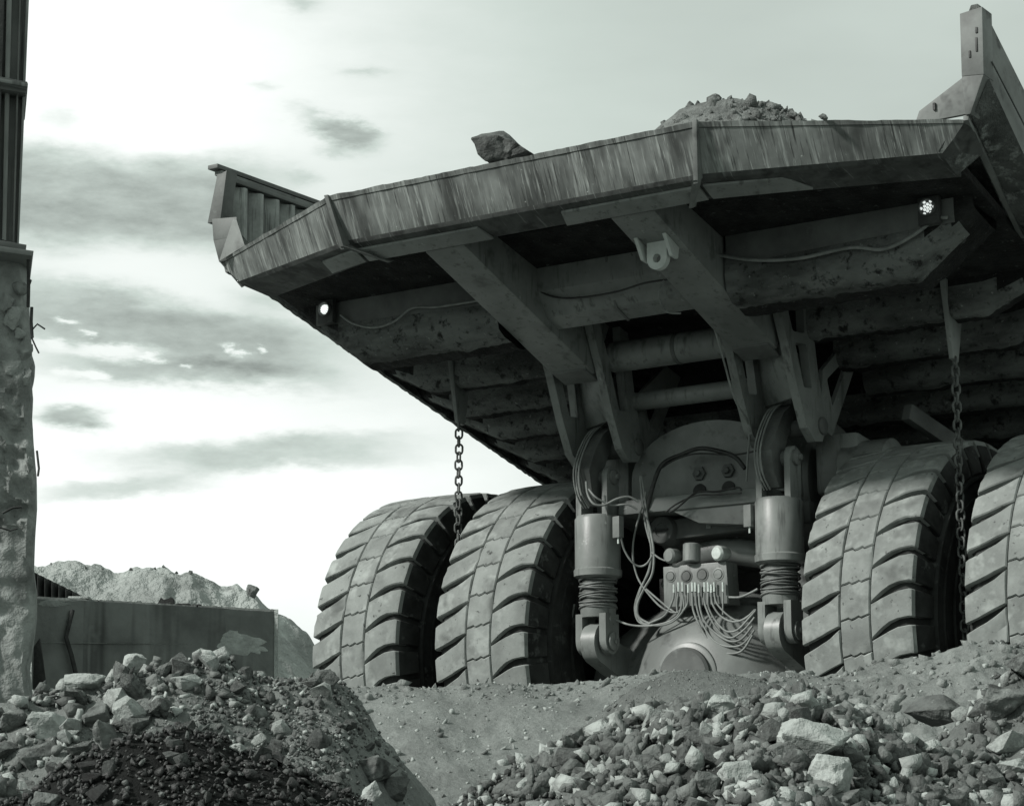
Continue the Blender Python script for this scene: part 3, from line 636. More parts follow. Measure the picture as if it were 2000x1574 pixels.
def lug_verts(kind, ph0):
    """grid of a tread block in (s, angle); returns verts, faces local to the tyre centre"""
    g = 0.006
    if kind == 'left':
        ss = np.array([-SEND,-_pl[6],-_pl[5],-_pl[4],-SEDGE,-_pl[2],-0.42,-0.34,-0.26,-0.19,-0.145-g])
        def edge(s, up):
            u = np.clip((s+HW)/(HW-0.15), 0, 1)      # 0 at shoulder, 1 inner
            rise = 0.135*u+0.05*u*u; gap = 0.026+0.016*(1-u)-0.015*max(u-0.75, 0)/0.25
            return rise, gap
    elif kind == 'right':
        ss = np.array([0.145+g,0.19,0.25,0.32,0.40,_pl[2],SEDGE,_pl[4],_pl[5],_pl[6],SEND])
        def edge(s, up):
            u = np.clip((s-0.145)/(HW-0.145), 0, 1)
            rise = 0.155*math.sin(u*1.75)/math.sin(1.75)*1.0-0.01; gap = 0.006+0.031*math.sin(min(u*1.5, 1)*math.pi*0.62)
            return rise, gap
    else:
        ss = np.array([-0.145+g/2,-0.10,-0.06,-0.035,0.0,0.035,0.06,0.10,0.145-g/2])
        zz = [0.0,0.004,0.012,-0.008,-0.002,0.010,-0.006,0.004,0.010]
        def edge(s, up):
            i = int(np.argmin(abs(ss-s))); return zz[i]+0.04*(s/0.3), 0.004
    half = DPH*R0/2; off = {'left': -0.095, 'right': -0.03, 'centre': half*1.0}[kind]
    T_ = [0, 0.25, 0.5, 0.75, 1.0]
    def pt(s, t, dep, inset=0.0):
        rise, gap = edge(s, t)
        lo = -half+gap+rise+inset; hi = half-gap+rise-inset
        ph = ph0+(off+lo+(hi-lo)*t)/R0
        return surf(s, ph, dep)
    n = len(ss); ins = 0.010
    sin_ = ss.copy(); lo_s, hi_s = ss[0], ss[-1]
    sin_[0] += ins; sin_[-1] -= ins
    V = []; idx = {}
    def ring(svals, dep, inset):
        r = []
        for i in range(n): r.append((svals[i], 0.0))
        for t in T_[1:-1]: r.append((svals[-1], t))
        for i in range(n-1, -1, -1): r.append((svals[i], 1.0))
        for t in T_[-2:0:-1]: r.append((svals[0], t))
        st = len(V)
        for s, t in r: V.append(pt(s, t, dep(s), inset))
        return list(range(st, st+len(r)))
    base = lambda s: 0.075 if abs(s) < SEDGE else 0.075
    r0 = ring(ss, base, 0.0); r1 = ring(ss, lambda s: 0.012, 0.0)
    top = [[None]*len(T_) for _ in range(n)]
    for i in range(n):
        for j, t in enumerate(T_):
            top[i][j] = len(V); V.append(pt(sin_[i], t, 0.0, ins))
    r2 = [top[i][0] for i in range(n)]+[top[-1][j] for j in range(1, len(T_)-1)]+[top[i][-1] for i in range(n-1, -1, -1)]+[top[0][j] for j in range(len(T_)-2, 0, -1)]
    F = []; m = len(r0)
    for a, b in ((r0, r1), (r1, r2)):
        for i in range(m): F.append((a[i], a[(i+1) % m], b[(i+1) % m], b[i]))
    for i in range(n-1):
        for j in range(len(T_)-1): F.append((top[i][j], top[i+1][j], top[i+1][j+1], top[i][j+1]))
    return V, F, ss
LUGM = {}
for kind in ('left', 'centre', 'right'):
  LUGM[kind] = []
  for var in range(5):        # five worn variants of each block: chipped corners, cut edges
    V, F, ss = lug_verts(kind, 0.0)
    V = [Vector(v) for v in V]
    for v in V:
        q = Vector((v.x*7+var*11, v.z*7+var*3, v.y*7)); d = noise.noise(q)*0.005+noise.noise(q*3.1)*0.0035
        r = math.hypot(v.y, v.z); k = (r+d)/r if r > 1.76 else 1.0
        v.y *= k; v.z = v.z*k+noise.noise(q*1.7+Vector((5,5,5)))*0.004
        chip = noise.noise(q*0.9+Vector((0, 9, var)))
        if chip > 0.42 and r > 1.775: v.y *= 1-(chip-0.42)*0.06
    bm = bmesh.new(); vs = [bm.verts.new(v) for v in V]
    for f in F: bm.faces.new([vs[i] for i in f])
    bmesh.ops.recalc_face_normals(bm, faces=bm.faces)
    me = bpy.data.meshes.new('tread_block'); bm.to_mesh(me); bm.free()
    me.materials.append(M['tread']); me.materials.append(M['rubber'])
    for p in me.polygons:
        p.use_smooth = True
        if abs(p.center.x) > HW+0.004: p.material_index = 1  # block sides past the shoulder take the shade-darkened rubber
    me.set_sharp_from_angle(angle=D2R(32)); LUGM[kind].append(me)
def tyre(i, x0):
    c = (x0, 0, R0)
    tb = MB()
    pr = [(-HW-0.02,0.78),(-HW-0.05,0.95),(-HW-0.085,1.15),(-HW-0.075,1.35),(-HW-0.01,1.50),(-HW-0.0,1.62),(-HW+0.03,1.70),(-HW+0.08,1.735),(0,1.74)]
    pr = pr+[(-a, r) for a, r in pr[-2::-1]]
    # raised rings on the side wall
    tb.lathe(pr, c, (1,0,0), n=96, caps=False)
    for sx in (-1, 1):
        for rr in (1.05, 1.28, 1.44): tb.lathe([(sx*(HW+0.05),rr-0.02),(sx*(HW+0.095),rr-0.012),(sx*(HW+0.095),rr+0.012),(sx*(HW+0.0),rr+0.025)], c, (1,0,0), n=72, caps=False)
    o = tb.build('tyre', M['rubber'], TP, smooth=50)
    rm = MB(); rm.lathe([(-0.45,0.80),(-0.50,0.84),(-0.46,0.74),(-0.2,0.70),(0.2,0.70),(0.30,0.25),(0.32,0.0)], c, (1,0,0), n=48)
    rm.lathe([(0.44,0.74),(0.50,0.85),(0.46,0.80),(0.2,0.74)], c, (1,0,0), n=48, caps=False)
    rm.build('rim', M['rim'], o)
    ph_off = [0.03, 0.09, 0.0, 0.06][i]
    VV = {k: [] for k in LUGM}
    for k in range(PITCHN):
        ph = ph_off+k*DPH; deg = math.degrees((ph+math.pi) % (2*math.pi)-math.pi)
        for kind, me in LUGM.items():
            if -18 < deg < 118:
                q = bpy.data.objects.new('tread_block', me[(k*7+i*3+len(kind)) % 5]); COL.objects.link(q); q.parent = o
                q.location = c; q.rotation_euler = (-ph, 0, 0)
            else: VV[kind].append(ph)
    bm = bmesh.new()
    for kind, phs in VV.items():
        for ph in phs:
            st = len(bm.verts); bm.from_mesh(LUGM[kind][0]); bm.verts.ensure_lookup_table()
            bmesh.ops.transform(bm, matrix=Matrix.Translation(c) @ Matrix.Rotation(-ph, 4, 'X'), verts=bm.verts[st:])
    me = bpy.data.meshes.new('m'); bm.to_mesh(me); bm.free()
    q = link('hidden_tread_blocks', me, [M['tread'], M['rubber']], o); q.name = 'tread_blocks'; tag(q, kind='stuff')
    return o
for i, x0 in enumerate(TX): tyre(i, x0)

# --- dump body
def zf(y): return 5.50-0.25*(y+3.5)
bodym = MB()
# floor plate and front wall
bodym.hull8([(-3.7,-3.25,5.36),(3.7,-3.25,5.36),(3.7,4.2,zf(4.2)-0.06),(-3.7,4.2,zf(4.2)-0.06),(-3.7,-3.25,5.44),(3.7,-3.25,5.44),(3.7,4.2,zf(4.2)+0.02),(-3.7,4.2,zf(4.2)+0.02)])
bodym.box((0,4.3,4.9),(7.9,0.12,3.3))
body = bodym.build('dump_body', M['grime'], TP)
MB().hull8([(-1.9,-3.9,5.46),(1.9,-3.9,5.46),(3.6,-3.2,5.38),(-3.6,-3.2,5.38),(-1.9,-3.9,5.52),(1.9,-3.9,5.52),(3.6,-3.2,5.46),(-3.6,-3.2,5.46)]).build('tail_floor', M['grime'], body)
# tail fascia: three bent panels; stations (x, [top outer, fascia bottom, underside end, up to the floor])
ST = [(-3.97,(-3.51,5.55),-3.74,(-3.47,5.30),-3.70,(-3.02,5.24)),(-1.93,(-4.32,5.69),-1.85,(-4.13,5.28),-1.72,(-3.86,5.17)),
      (1.93,(-4.32,5.69),1.85,(-4.13,5.28),1.72,(-3.86,5.17)),(3.97,(-3.51,5.55),3.74,(-3.47,5.30),3.70,(-3.02,5.24))]
def station(k, f=None):
    xa, a, xb, b, xc, c_ = ST[k]
    return [Vector((xa, a[0], a[1])), Vector((xb, b[0], b[1])), Vector((xc, c_[0], c_[1]))]
def panel(k, n):
    A_ = station(k); B_ = station(k+1); rows = []
    for i in range(n+1):
        f = i/n; P = [a.lerp(b, f) for a, b in zip(A_, B_)]
        top, bot, und = P
        jag = 0.012*noise.noise(Vector((i*0.21, k, 0)))+0.006*noise.noise(Vector((i*0.8, k, 5)))
        dn = 0.012*noise.noise(Vector((i*0.33, k*3, 1)))
        inn = Vector((0, 0.10, 0))
        rows.append([und+Vector((0,.05,0.32)), und, und.lerp(bot, .92)+Vector((0,0,-.004)), bot+Vector((0,-.004,.02)), bot.lerp(top, .5)+Vector((0,-dn,0)), bot.lerp(top, .89)+Vector((0,-dn*.5,0)),
                     bot.lerp(top, .90)+Vector((0,-.008,0)), top+Vector((0,-.008,jag)), top+inn+Vector((0,0,jag*.6)), top+Vector((0,.34,-.20)), und+Vector((0,.05,0.32))])
    P = np.array([[list(v) for v in r] for r in rows]); V, F = grid_mesh(P)
    me = meshof(V.tolist(), F.tolist())
    bm = bmesh.new(); bm.from_mesh(me); bmesh.ops.remove_doubles(bm, verts=bm.verts, dist=1e-5)
    m = bpy.data.meshes.new('x')
    bmesh.ops.holes_fill(bm, edges=[e for e in bm.edges if e.is_boundary], sides=0)
    bmesh.ops.recalc_face_normals(bm, faces=bm.faces); bm.to_mesh(m); bm.free()
    return m
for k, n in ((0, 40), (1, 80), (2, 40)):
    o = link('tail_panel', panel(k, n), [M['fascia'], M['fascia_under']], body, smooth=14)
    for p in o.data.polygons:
        if p.normal.z < -0.6: p.material_index = 1  # downward faces get the shade-darkened steel
# upright stiffeners at the two bends
for s in (-1, 1):
    m_ = MB()
    c0 = Vector((s*1.945,-4.345,5.70)); c1 = Vector((s*1.86,-4.16,5.25)); c2 = Vector((s*1.60,-3.82,5.13))
    out = Vector((0,-0.035,-0.012))
    for a, b, o1, o2 in ((c0, c1, 0.005, 0.06), (c1, c2, 0.06, 0.012)):
        w = 0.022
        m_.hull8([a+Vector((-w,0.03,0)), a+Vector((w,0.03,0)), b+Vector((w,0.05,0.02)), b+Vector((-w,0.05,0.02)),
                  a+Vector((-w,-o1,-o1*.4)), a+Vector((w,-o1,-o1*.4)), b+Vector((w,-o2*.6,-o2*.8)), b+Vector((-w,-o2*.6,-o2*.8))], 0.006)
    m_.build('edge_stiffener', M['wall_steel'], body)
# doubler strips on the underside band, and their bright front edges
def strip(x0, x1, yf, yb, ends=(0.1, 0.1)):
    # lies under the underside band: z follows the band
    def zb(x): 
        return 5.155+0.0*x
    pts = [(x0, yb), (x0+ends[0], yf), (x1-ends[1], yf), (x1, yb)]
    m_ = MB(); z0 = 5.155
    def yy(x, y):   # follow the bent tail outside |x|=1.9
        return y+max(abs(x)-1.86, 0)*0.40
    def zz(x, y): return 5.17+(-y-3.86)*0.407+max(abs(x)-1.75,0)*0.035-0.004
    V = []
    for dz in (0, 0.022):
        for x, y in pts: V.append((x, yy(x, y), zz(x, y)-0.022+dz))
    m_.hull8(V, 0.004); m_.build('doubler_strip', M['steel'], body)
strip(-1.80, -0.40, -4.04, -3.87, (0.0, 0.06)); strip(0.38, 1.80, -4.04, -3.87, (0.05, 0.0)); strip(-2.42, -1.84, -4.04, -3.87, (0.02, 0.0)); strip(1.84, 2.62, -4.04, -3.87, (0.0, 0.16))
# bolsters under the floor, caked with dirt
def bolster(yc, depth, wid, xin, xout, seed, gap_mid=True):
    for (a, b) in ((-xout, -xin), (xin, xout)):
        xs = np.linspace(a, b, 70); n = 26; prof_ = []
        P = []
        for x in xs:
            tp = min(1.0, max(0.0, (xout-abs(x))/0.6)); dd = depth*(0.26+0.74*tp)
            row = []
            zt = zf(yc)
            pts = [(-wid/2, 0.0),(-wid/2, -dd*.35),(-wid/2, -dd*.75),(-wid/2+.03, -dd*.93),(-wid/4, -dd),(0, -dd),(wid/4, -dd),(wid/2-.03, -dd*.95),(wid/2, -dd*.7),(wid/2, 0.02)]
            for j, (dy, dz) in enumerate(pts):
                p = Vector((x, yc+dy, zt+dz-0.25*dy))
                if 2 <= j <= 8:
                    q = noise.fractal(Vector((x*3.3+seed, dy*4, dz*4+seed)), 0.7, 2.2, 5)
                    amp = 0.024 if j > 2 else 0.008
                    p += Vector((0, (-1 if j < 5 else 1)*q*amp*0.6, -abs(q)*amp*1.4))
                row.append(list(p))
            P.append(row)
        V, F = grid_mesh(np.array(P)); me = meshof(V.tolist(), F.tolist())
        bm = bmesh.new(); bm.from_mesh(me); bmesh.ops.holes_fill(bm, edges=[e for e in bm.edges if e.is_boundary], sides=0)
        bmesh.ops.recalc_face_normals(bm, faces=bm.faces); m2 = bpy.data.meshes.new('x'); bm.to_mesh(m2); bm.free()
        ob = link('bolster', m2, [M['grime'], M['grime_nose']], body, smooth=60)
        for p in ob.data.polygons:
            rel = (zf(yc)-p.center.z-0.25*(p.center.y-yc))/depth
            if p.center.y < yc-wid*0.1 and 0.45 < rel < 1.25: p.material_index = 1  # rear lower faces take the dirt tone painted as lit
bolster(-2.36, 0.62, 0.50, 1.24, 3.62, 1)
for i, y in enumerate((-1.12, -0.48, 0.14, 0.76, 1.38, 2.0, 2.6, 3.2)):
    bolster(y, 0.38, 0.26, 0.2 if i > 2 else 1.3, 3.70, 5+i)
# cleaner rear plate of the first bolster
for s in (-1, 1):
    MB().hull8([(s*1.26,-2.625,5.2),(s*3.45,-2.625,5.2),(s*3.45,-2.618,4.99),(s*1.26,-2.618,4.93),(s*1.26,-2.60,5.2),(s*3.45,-2.60,5.2),(s*3.45,-2.60,4.99),(s*1.26,-2.60,4.93)]).build('bolster_plate', M['steel_dark'], body)
# side walls: lower sloped skirt and upper plate
def wallstrip(name, P, th, m, seed=0, rough=0.0):
    """P: list of columns, each a list of points from bottom to top; thickness along +-x"""
    A_ = np.array(P, float); V = []; n, k = A_.shape[:2]
    m_ = MB(); V0, F0 = grid_mesh(A_); V1 = V0+np.array([th, 0, 0]); off = len(V0)
    vs = [m_.bm.verts.new(v) for v in V0]+[m_.bm.verts.new(v) for v in V1]
    for f in F0: m_.bm.faces.new([vs[i] for i in f]); m_.bm.faces.new([vs[i+off] for i in f[::-1]])
    idx = np.arange(n*k).reshape(n, k)
    ring = list(idx[:,0])+list(idx[-1,1:])+list(idx[-2::-1,-1])+list(idx[0,-2:0:-1])
    for i in range(len(ring)):
        a = ring[i]; b = ring[(i+1) % len(ring)]; m_.bm.faces.new((vs[a], vs[b], vs[b+off], vs[a+off]))
    return m_.build(name, m, body, smooth=30)
def zedge(y): return 4.71-0.242*(y+1.26)+0.02
for s in (-1, 1):
    cols_ = []
    ys = [-3.42,-2.9,-2.3,-1.7,-1.0,0,1,2,3,4.2] if s < 0 else [-3.42,-2.9,-2.3,-1.7,-1.0,0,1,2,3,4.2]
    ys = list(np.linspace(-3.42, 4.2, 190))
    for y in ys:
        if s < 0:
            xl = -3.97+0.27*min(max((y+3.42)/1.7, 0), 1); zl = 5.37-(0.253 if y > -2.83 else 0.15)*(y+2.83)-0.74*(xl+3.97)
            zl += 0.012*noise.noise(Vector((y*9, 0, 0)))+0.012*noise.noise(Vector((y*23, 4, 0)))
            cols_.append([(xl, y, zl), (-4.10, y, 5.86-0.1*(y+3.42)*0), (-4.12, y, 6.50)])
        else:
            g = min(max((y+3.5)/1.75, 0), 1)
            xl = 3.98-0.28*g; zl = 5.56-0.53*g if y < -1.75 else zedge(y)+0.2
            zu = max(5.88-0.68*(y+3.5), 5.0)
            zt = max(6.46-0.58*(y+3.42), 5.9)
            if y > -1.9: zt = 6.46; zu = 5.6
            cols_.append([(xl, y, zl), (4.13, y, zu), (4.13, y, zt)])
    o = wallstrip('side_wall', cols_, -s*0.05, [M['wall_steel'], M['plate_dirt']])
    for p in o.data.polygons:
        zc = p.center.z; 
        if abs(p.normal.z) > 0.12 or zc < 5.6 and abs(p.center.x) < 4.08: p.material_index = 1
# right wing: dirt-crusted lower plate (proud), its edge strip and seam strip
wallstrip('skirt_plate', [[(4.0-0.28*g, -3.48+1.75*g, 5.57-0.53*g), (4.155, -3.48+1.75*g, 5.86-0.68*1.75*g)] for g in np.linspace(0, 1, 14)], 0.012, M['plate_dirt'])
MB().beam((3.975,-3.53,5.56),(3.70,-1.75,5.02),0.045,0.05,0.006).build('edge_bar', M['wall_steel'], body)
MB().beam((4.165,-3.40,6.03),(4.165,-1.85,5.15),0.012,0.012,0.002).build('weld_seam', M['steel_dark'], body)
# corner gusset on the right under the lip
MB().hull8([A(1870,236,y=-3.53),A(1832,296,y=-3.50),A(1868,342,y=-3.27),A(1914,300,y=-3.20),A(1874,236,y=-3.46),A(1842,292,y=-3.40),A(1876,338,y=-3.18),A(1920,300,y=-3.12)], 0.006).build('corner_gusset', M['plate_dirt'], body)
# end posts
MB().hull8([(3.975,-3.54,5.58),(4.02,-3.54,5.58),(4.02,-3.36,5.58),(3.975,-3.36,5.58),(3.965,-3.56,5.90),(4.155,-3.56,5.88),(4.155,-3.36,5.88),(3.965,-3.36,5.90)], 0.008)\
   .hull8([(3.965,-3.56,5.90),(4.155,-3.56,5.88),(4.155,-3.36,5.88),(3.965,-3.36,5.90),(3.97,-3.56,6.43),(4.165,-3.56,6.45),(4.165,-3.36,6.45),(3.97,-3.36,6.43)], 0.008)\
   .build('end_post', M['wall_steel'], body)
MB().hull8([(4.03,-3.53,6.44),(4.14,-3.53,6.45),(4.14,-3.42,6.45),(4.03,-3.42,6.44),(4.05,-3.52,6.50),(4.11,-3.52,6.50),(4.11,-3.44,6.50),(4.05,-3.44,6.50)],0.012).build('post_cap', M['plate_dirt'], body)
for (x, z, w, h) in ((4.11,6.26,.02,.05),(4.105,6.14,.018,.12),(4.045,6.07,.018,.06)):
    MB().box((x,-3.563,z),(w,0.01,h),bev=.004).build('post_mark', M['rim'], body)
MB().hull8([(3.52,-3.50,5.60),(3.97,-3.50,5.60),(3.97,-3.46,5.60),(3.52,-3.46,5.60),(3.56,-3.50,5.70),(3.965,-3.50,5.92),(3.965,-3.46,5.92),(3.56,-3.46,5.70)],0.004).build('post_gusset', M['wall_steel'], body)
MB().box((3.70,-3.51,5.71),(.02,.02,.06)).build('gusset_slot', M['rim'], body)
# left: post, bulged lower wedge, small pale plate, liner
MB().hull8([(-4.10,-3.56,5.95),(-3.93,-3.56,5.95),(-3.93,-3.40,5.95),(-4.10,-3.40,5.95),(-3.99,-3.56,6.42),(-3.86,-3.56,6.46),(-3.86,-3.40,6.46),(-3.99,-3.40,6.42)],0.008).build('end_post', M['steel_dark'], body)
MB().hull8([A(428,512,y=-3.56),A(446,508,y=-3.56),A(446,508,y=-3.42),A(428,512,y=-3.42),A(417,470,y=-3.60),A(462,462,y=-3.60),A(462,462,y=-3.42),A(418,470,y=-3.42)],.004)\
   .hull8([A(417,470,y=-3.60),A(462,462,y=-3.60),A(462,462,y=-3.42),A(418,470,y=-3.42),A(414,428,y=-3.60),A(462,424,y=-3.60),A(462,424,y=-3.42),A(416,428,y=-3.42)],.004).build('corner_wedge', M['steel_dark'], body)
MB().hull8([A(428,510,y=-3.63),A(478,480,y=-3.63),A(478,480,y=-3.61),A(428,510,y=-3.61),A(455,428,y=-3.63),A(462,430,y=-3.63),A(462,430,y=-3.61),A(455,428,y=-3.61)]).build('wedge_plate', M['steel'], body)
MB().hull8([A(468,500,y=-3.50),A(500,490,y=-3.50),A(500,490,y=-3.48),A(468,500,y=-3.48),A(457,444,y=-3.50),A(459,444,y=-3.50),A(459,444,y=-3.48),A(457,444,y=-3.48)]).build('lit_plate', M['r_pale'], body)
for k in range(14):
    y = -3.24+k*0.25
    MB().hull8([(-4.07,y,5.5),(-3.97,y+.09,5.5),(-3.97,y+.14,5.5),(-4.07,y+.17,5.5),(-4.07,y,6.40),(-3.98,y+.09,6.40),(-3.98,y+.14,6.40),(-4.07,y+.17,6.40)],0.008).build('liner_plate', M['liner'], body)
for j, (z, w) in enumerate(((6.53,.13),(6.475,.09),(6.44,.07))):
    MB().beam((-4.05+0.02*j,-3.50 if j else -3.56,z),(-4.05+0.02*j,4.2,z),w,0.045,0.008).build('top_rail', M['steel_dark'] if j == 0 else M['wall_steel'], body)
MB().beam((4.12,-1.88,6.44),(4.12,4.2,6.44),0.12,0.08,0.01).build('top_rail', M['steel_dark'], body)
# two box rails under the body
for s in (-1, 1):
    xi, xo = s*0.78, s*1.22
    zt = lambda y: zf(y)-0.03
    MB().hull8([(xi,-3.80,5.17),(xo,-3.80,5.17),(xo,-1.60,4.36),(xi,-1.60,4.36),(xi,-3.55,5.45),(xo,-3.55,5.45),(xo,-1.30,zt(-1.3)),(xi,-1.30,zt(-1.3))],0.02).build('support_rail', M['steel'], body)
    MB().hull8([(xi+s*.03,-1.72,4.385),(xo-s*.03,-1.72,4.385),(xo-s*.03,-1.50,4.31),(xi+s*.03,-1.50,4.31),(xi+s*.03,-1.72,4.405),(xo-s*.03,-1.72,4.405),(xo-s*.03,-1.50,4.34),(xi+s*.03,-1.50,4.34)],0.004).build('rail_end_cap', M['wall_steel'], body)
# cross tubes between the rails
MB().hull8([(-.775,-2.66,5.10),(-.775,-2.42,4.72),(-.775,-2.20,4.66),(-.775,-1.98,4.80),(.775,-2.66,5.10),(.775,-2.42,4.72),(.775,-2.20,4.66),(.775,-1.98,4.80)])
xt = MB()
oct_ = [(-2.62,5.20),(-2.60,4.98),(-2.45,4.76),(-2.25,4.68),(-1.95,4.76),(-1.80,5.0)]
P = np.array([[(x, y, z) for y, z in oct_] for x in (-.777, .777)]); V, F = grid_mesh(P)
vs = [xt.bm.verts.new(v) for v in V]
for f in F: xt.bm.faces.new([vs[i] for i in f])
xt.bm.faces.new([vs[i] for i in range(6)]); xt.bm.faces.new([vs[i+6] for i in range(5, -1, -1)]); xt.bm.faces.new((vs[0], vs[5], vs[11], vs[6]))
xt.build('cross_box', M['steel'], body, smooth=25)
MB().hull8([(-.012,-2.635,5.2),(.012,-2.635,5.2),(.012,-1.9,5.2),(-.012,-1.9,5.2),(-.012,-2.46,4.745),(.012,-2.46,4.745),(.012,-2.24,4.665),(-.012,-2.24,4.665)]).build('weld_seam', M['steel_dark'], body)
MB().lathe([(-.72,.15),(.72,.15)],(0,-1.35,4.56),(1,0,0),n=28).build('cross_tube', M['steel'], body)
MB().lathe([(-.02,.157),(.02,.157)],(0.03,-1.35,4.56),(1,0,0),n=28).build('tube_band', M['steel_dark'], body)
MB().lathe([(-.72,.09),(.72,.09)],(0,-1.0,4.17),(1,0,0),n=24).build('cross_tube', M['steel'], body)
# hinge plates with slots
def rrect(pts, r=0.03, n=4):
    out = []; m = len(pts)
    for i in range(m):
        p = Vector(pts[i]); a = (Vector(pts[i-1])-p).normalized(); b = (Vector(pts[(i+1) % m])-p).normalized()
        p0 = p+a*r; p1 = p+b*r
        for k in range(n+1):
            t = k/n; out.append(tuple(p0*(1-t)**2+p*2*t*(1-t)+p1*t*t))
    return out
for s in (-1, 1):
    for xo in (0.72, 1.30):
        out = [(-1.90,4.97),(-1.16,4.97),(-1.10,4.6),(-1.03,4.25),(-0.93,3.92),(-0.88,3.70),(-0.97,3.57),(-1.12,3.55),(-1.27,3.66),(-1.44,3.98),(-1.62,4.40)]
        h1 = rrect([(-1.70,4.92),(-1.30,4.92),(-1.28,4.55),(-1.52,4.53)], .035)
        h2 = rrect([(-1.48,4.43),(-1.25,4.45),(-1.16,4.05),(-1.32,4.03)], .03)
        MB().plate(out, [h1, h2], (s*xo, 0, 0), (0,1,0), (0,0,1), 0.085).build('hinge_plate', M['steel'], body, smooth=25)
        # rear flange of the plate
        sg = 1 if xo > 1 else -1
        # forward leg
        out2 = [(-0.98,3.72),(-0.72,3.66),(-0.05,4.62),(-0.30,4.70),(-0.88,4.28)]
        MB().plate(out2, [rrect([(-0.80,4.20),(-0.70,3.95),(-0.40,4.36),(-0.46,4.42)], .03)], (s*xo-s*0.001, 0, 0), (0,1,0), (0,0,1), 0.045).build('hinge_plate', M['steel'], body, smooth=25)
    MB().lathe([(-.36,.07),(-.35,.085),(.35,.085),(.36,.07)],(s*1.01,-0.97,3.72),(1,0,0),n=20).build('hinge_pin', M['steel_dark'], body)
    xa, xb = sorted((s*.75, s*1.27))
    MB().hull8([(xa,-1.02,3.95),(xb,-1.34,3.95),(xb,-1.28,3.95),(xa,-0.96,3.95),(xa,-1.14,4.42),(xb,-1.60,4.42),(xb,-1.54,4.42),(xa,-1.08,4.42)],.015).build('web_plate', M['steel'], body)
# eye lug hanging under the right rail
lug = MB()
circ = [(0.10*math.cos(a), 0.10*math.sin(a)) for a in np.linspace(math.pi, 2*math.pi, 13)]
lug.plate([(-.10,.17),*circ,(.10,.17)][::1], [[(0.04*math.cos(a), 0.04*math.sin(a)) for a in np.linspace(0, 2*math.pi, 17)[:-1]]], (1.0,-3.36,4.87), (1,0,0), (0,0,1), 0.06)
lug.build('tow_eye', M['pale_paint'], body, smooth=30)
for dx in (-.16, .13):
    MB().hull8([(1+dx-.02,-3.50,5.08),(1+dx+.02,-3.50,5.08),(1+dx+.02,-3.25,4.98),(1+dx-.02,-3.25,4.98),(1+dx-.0,-3.40,4.87),(1+dx+.035,-3.40,4.87),(1+dx+.035,-3.30,4.86),(1+dx,-3.30,4.86)],.008).build('eye_bracket', M['pale_paint'], body)
# underside lamps on brackets
for s in (-1, 1):
    la = MB().box((s*3.26,-2.68,5.10),(.19,.07,.24),bev=.01).build('lamp_bracket', M['lamp_shell'], body)
    lens = MB()
    if s > 0:
        for k in range(13):
            a = k*2*math.pi/12 if k else 0; rr = 0.058 if k else 0
            rr2 = .03 if k % 2 else .058
            lens.lathe([(0,.014),(.012,.012),(.016,.004)],(s*3.26+rr2*math.cos(a) if k else s*3.26,-2.716,5.12+(rr2*math.sin(a) if k else 0)),(0,-1,0),n=8)
    else:
        for k in range(19):
            rr = 0 if k == 0 else (.02 if k < 7 else .04); a = k*math.pi/3 if k < 7 else k*math.pi/6
            lens.lathe([(0,.0095),(.014,.008),(.018,.003)],(s*3.26+rr*math.cos(a),-2.722,5.12+rr*math.sin(a)),(0,-1,0),n=8)
        lens.lathe([(0,.052),(.004,.05),(.005,0)],(s*3.26,-2.716,5.12),(0,-1,0),n=20)
    ml = bpy.data.materials.get('lamp_light')
    if ml is None:
        ml = bpy.data.materials.new('lamp_light'); ml.use_nodes = True; b = ml.node_tree.nodes['Principled BSDF']
        b.inputs['Base Color'].default_value = (.8,.8,.8,1); b.inputs['Emission Color'].default_value = (.93,1,.97,1); b.inputs['Emission Strength'].default_value = 0.5
    lens.build('lamp_lens', ml, body)
    MB().lathe([(0,.075),(.03,.075),(.03,.064),(.004,.062)],(s*3.26,-2.716,5.12),(0,-1,0),n=28).build('lamp_ring', M['steel_dark'], body)
def wire(name, pts, r, m, parent, n=8, sub=6): return MB().tube(pts, r, n, sub).build(name, m, parent, smooth=60)
YB = -2.66
wire('lamp_cable', [A(665,615,y=YB),A(690,632,y=YB),(A(730,640,y=YB)),A(770,628,y=YB),A(805,602,y=YB),A(850,600,y=YB),A(905,592,y=YB),A(945,585,y=YB)], .012, M['hose'], body)
wire('lamp_cable', [A(1850,425,y=YB),A(1825,430,y=YB),A(1780,462,y=YB),A(1725,487,y=YB),A(1660,484,y=YB),A(1560,505,y=YB),A(1470,508,y=YB),A(1395,497,y=YB)], .016, M['hose'], body)
wire('cross_cable', [A(1030,555,y=-2.60),A(1075,578,y=-2.58),A(1125,582,y=-2.57),A(1200,571,y=-2.6),A(1260,553,y=-2.64),A(1315,545,y=-2.68)], .010, M['hose_dark'], body)
wire('loop_cable', [A(1297,548,y=-2.70),A(1287,570,y=-2.68),A(1292,595,y=-2.62),A(1305,610,y=-2.55),A(1330,612,y=-2.5)], .010, M['steel'], body)
# chain brackets
for s in (-1, 1):
    MB().hull8([(s*2.75-.02,-1.34,4.95),(s*2.75+.03,-1.32,4.95),(s*2.75+.06,-0.92,4.9),(s*2.75+.02,-0.92,4.9),(s*2.75-.02,-1.17,4.16),(s*2.75+.02,-1.17,4.16),(s*2.75+.02,-1.05,4.14),(s*2.75-.02,-1.05,4.14)],.006).build('chain_bracket', M['steel'], body)

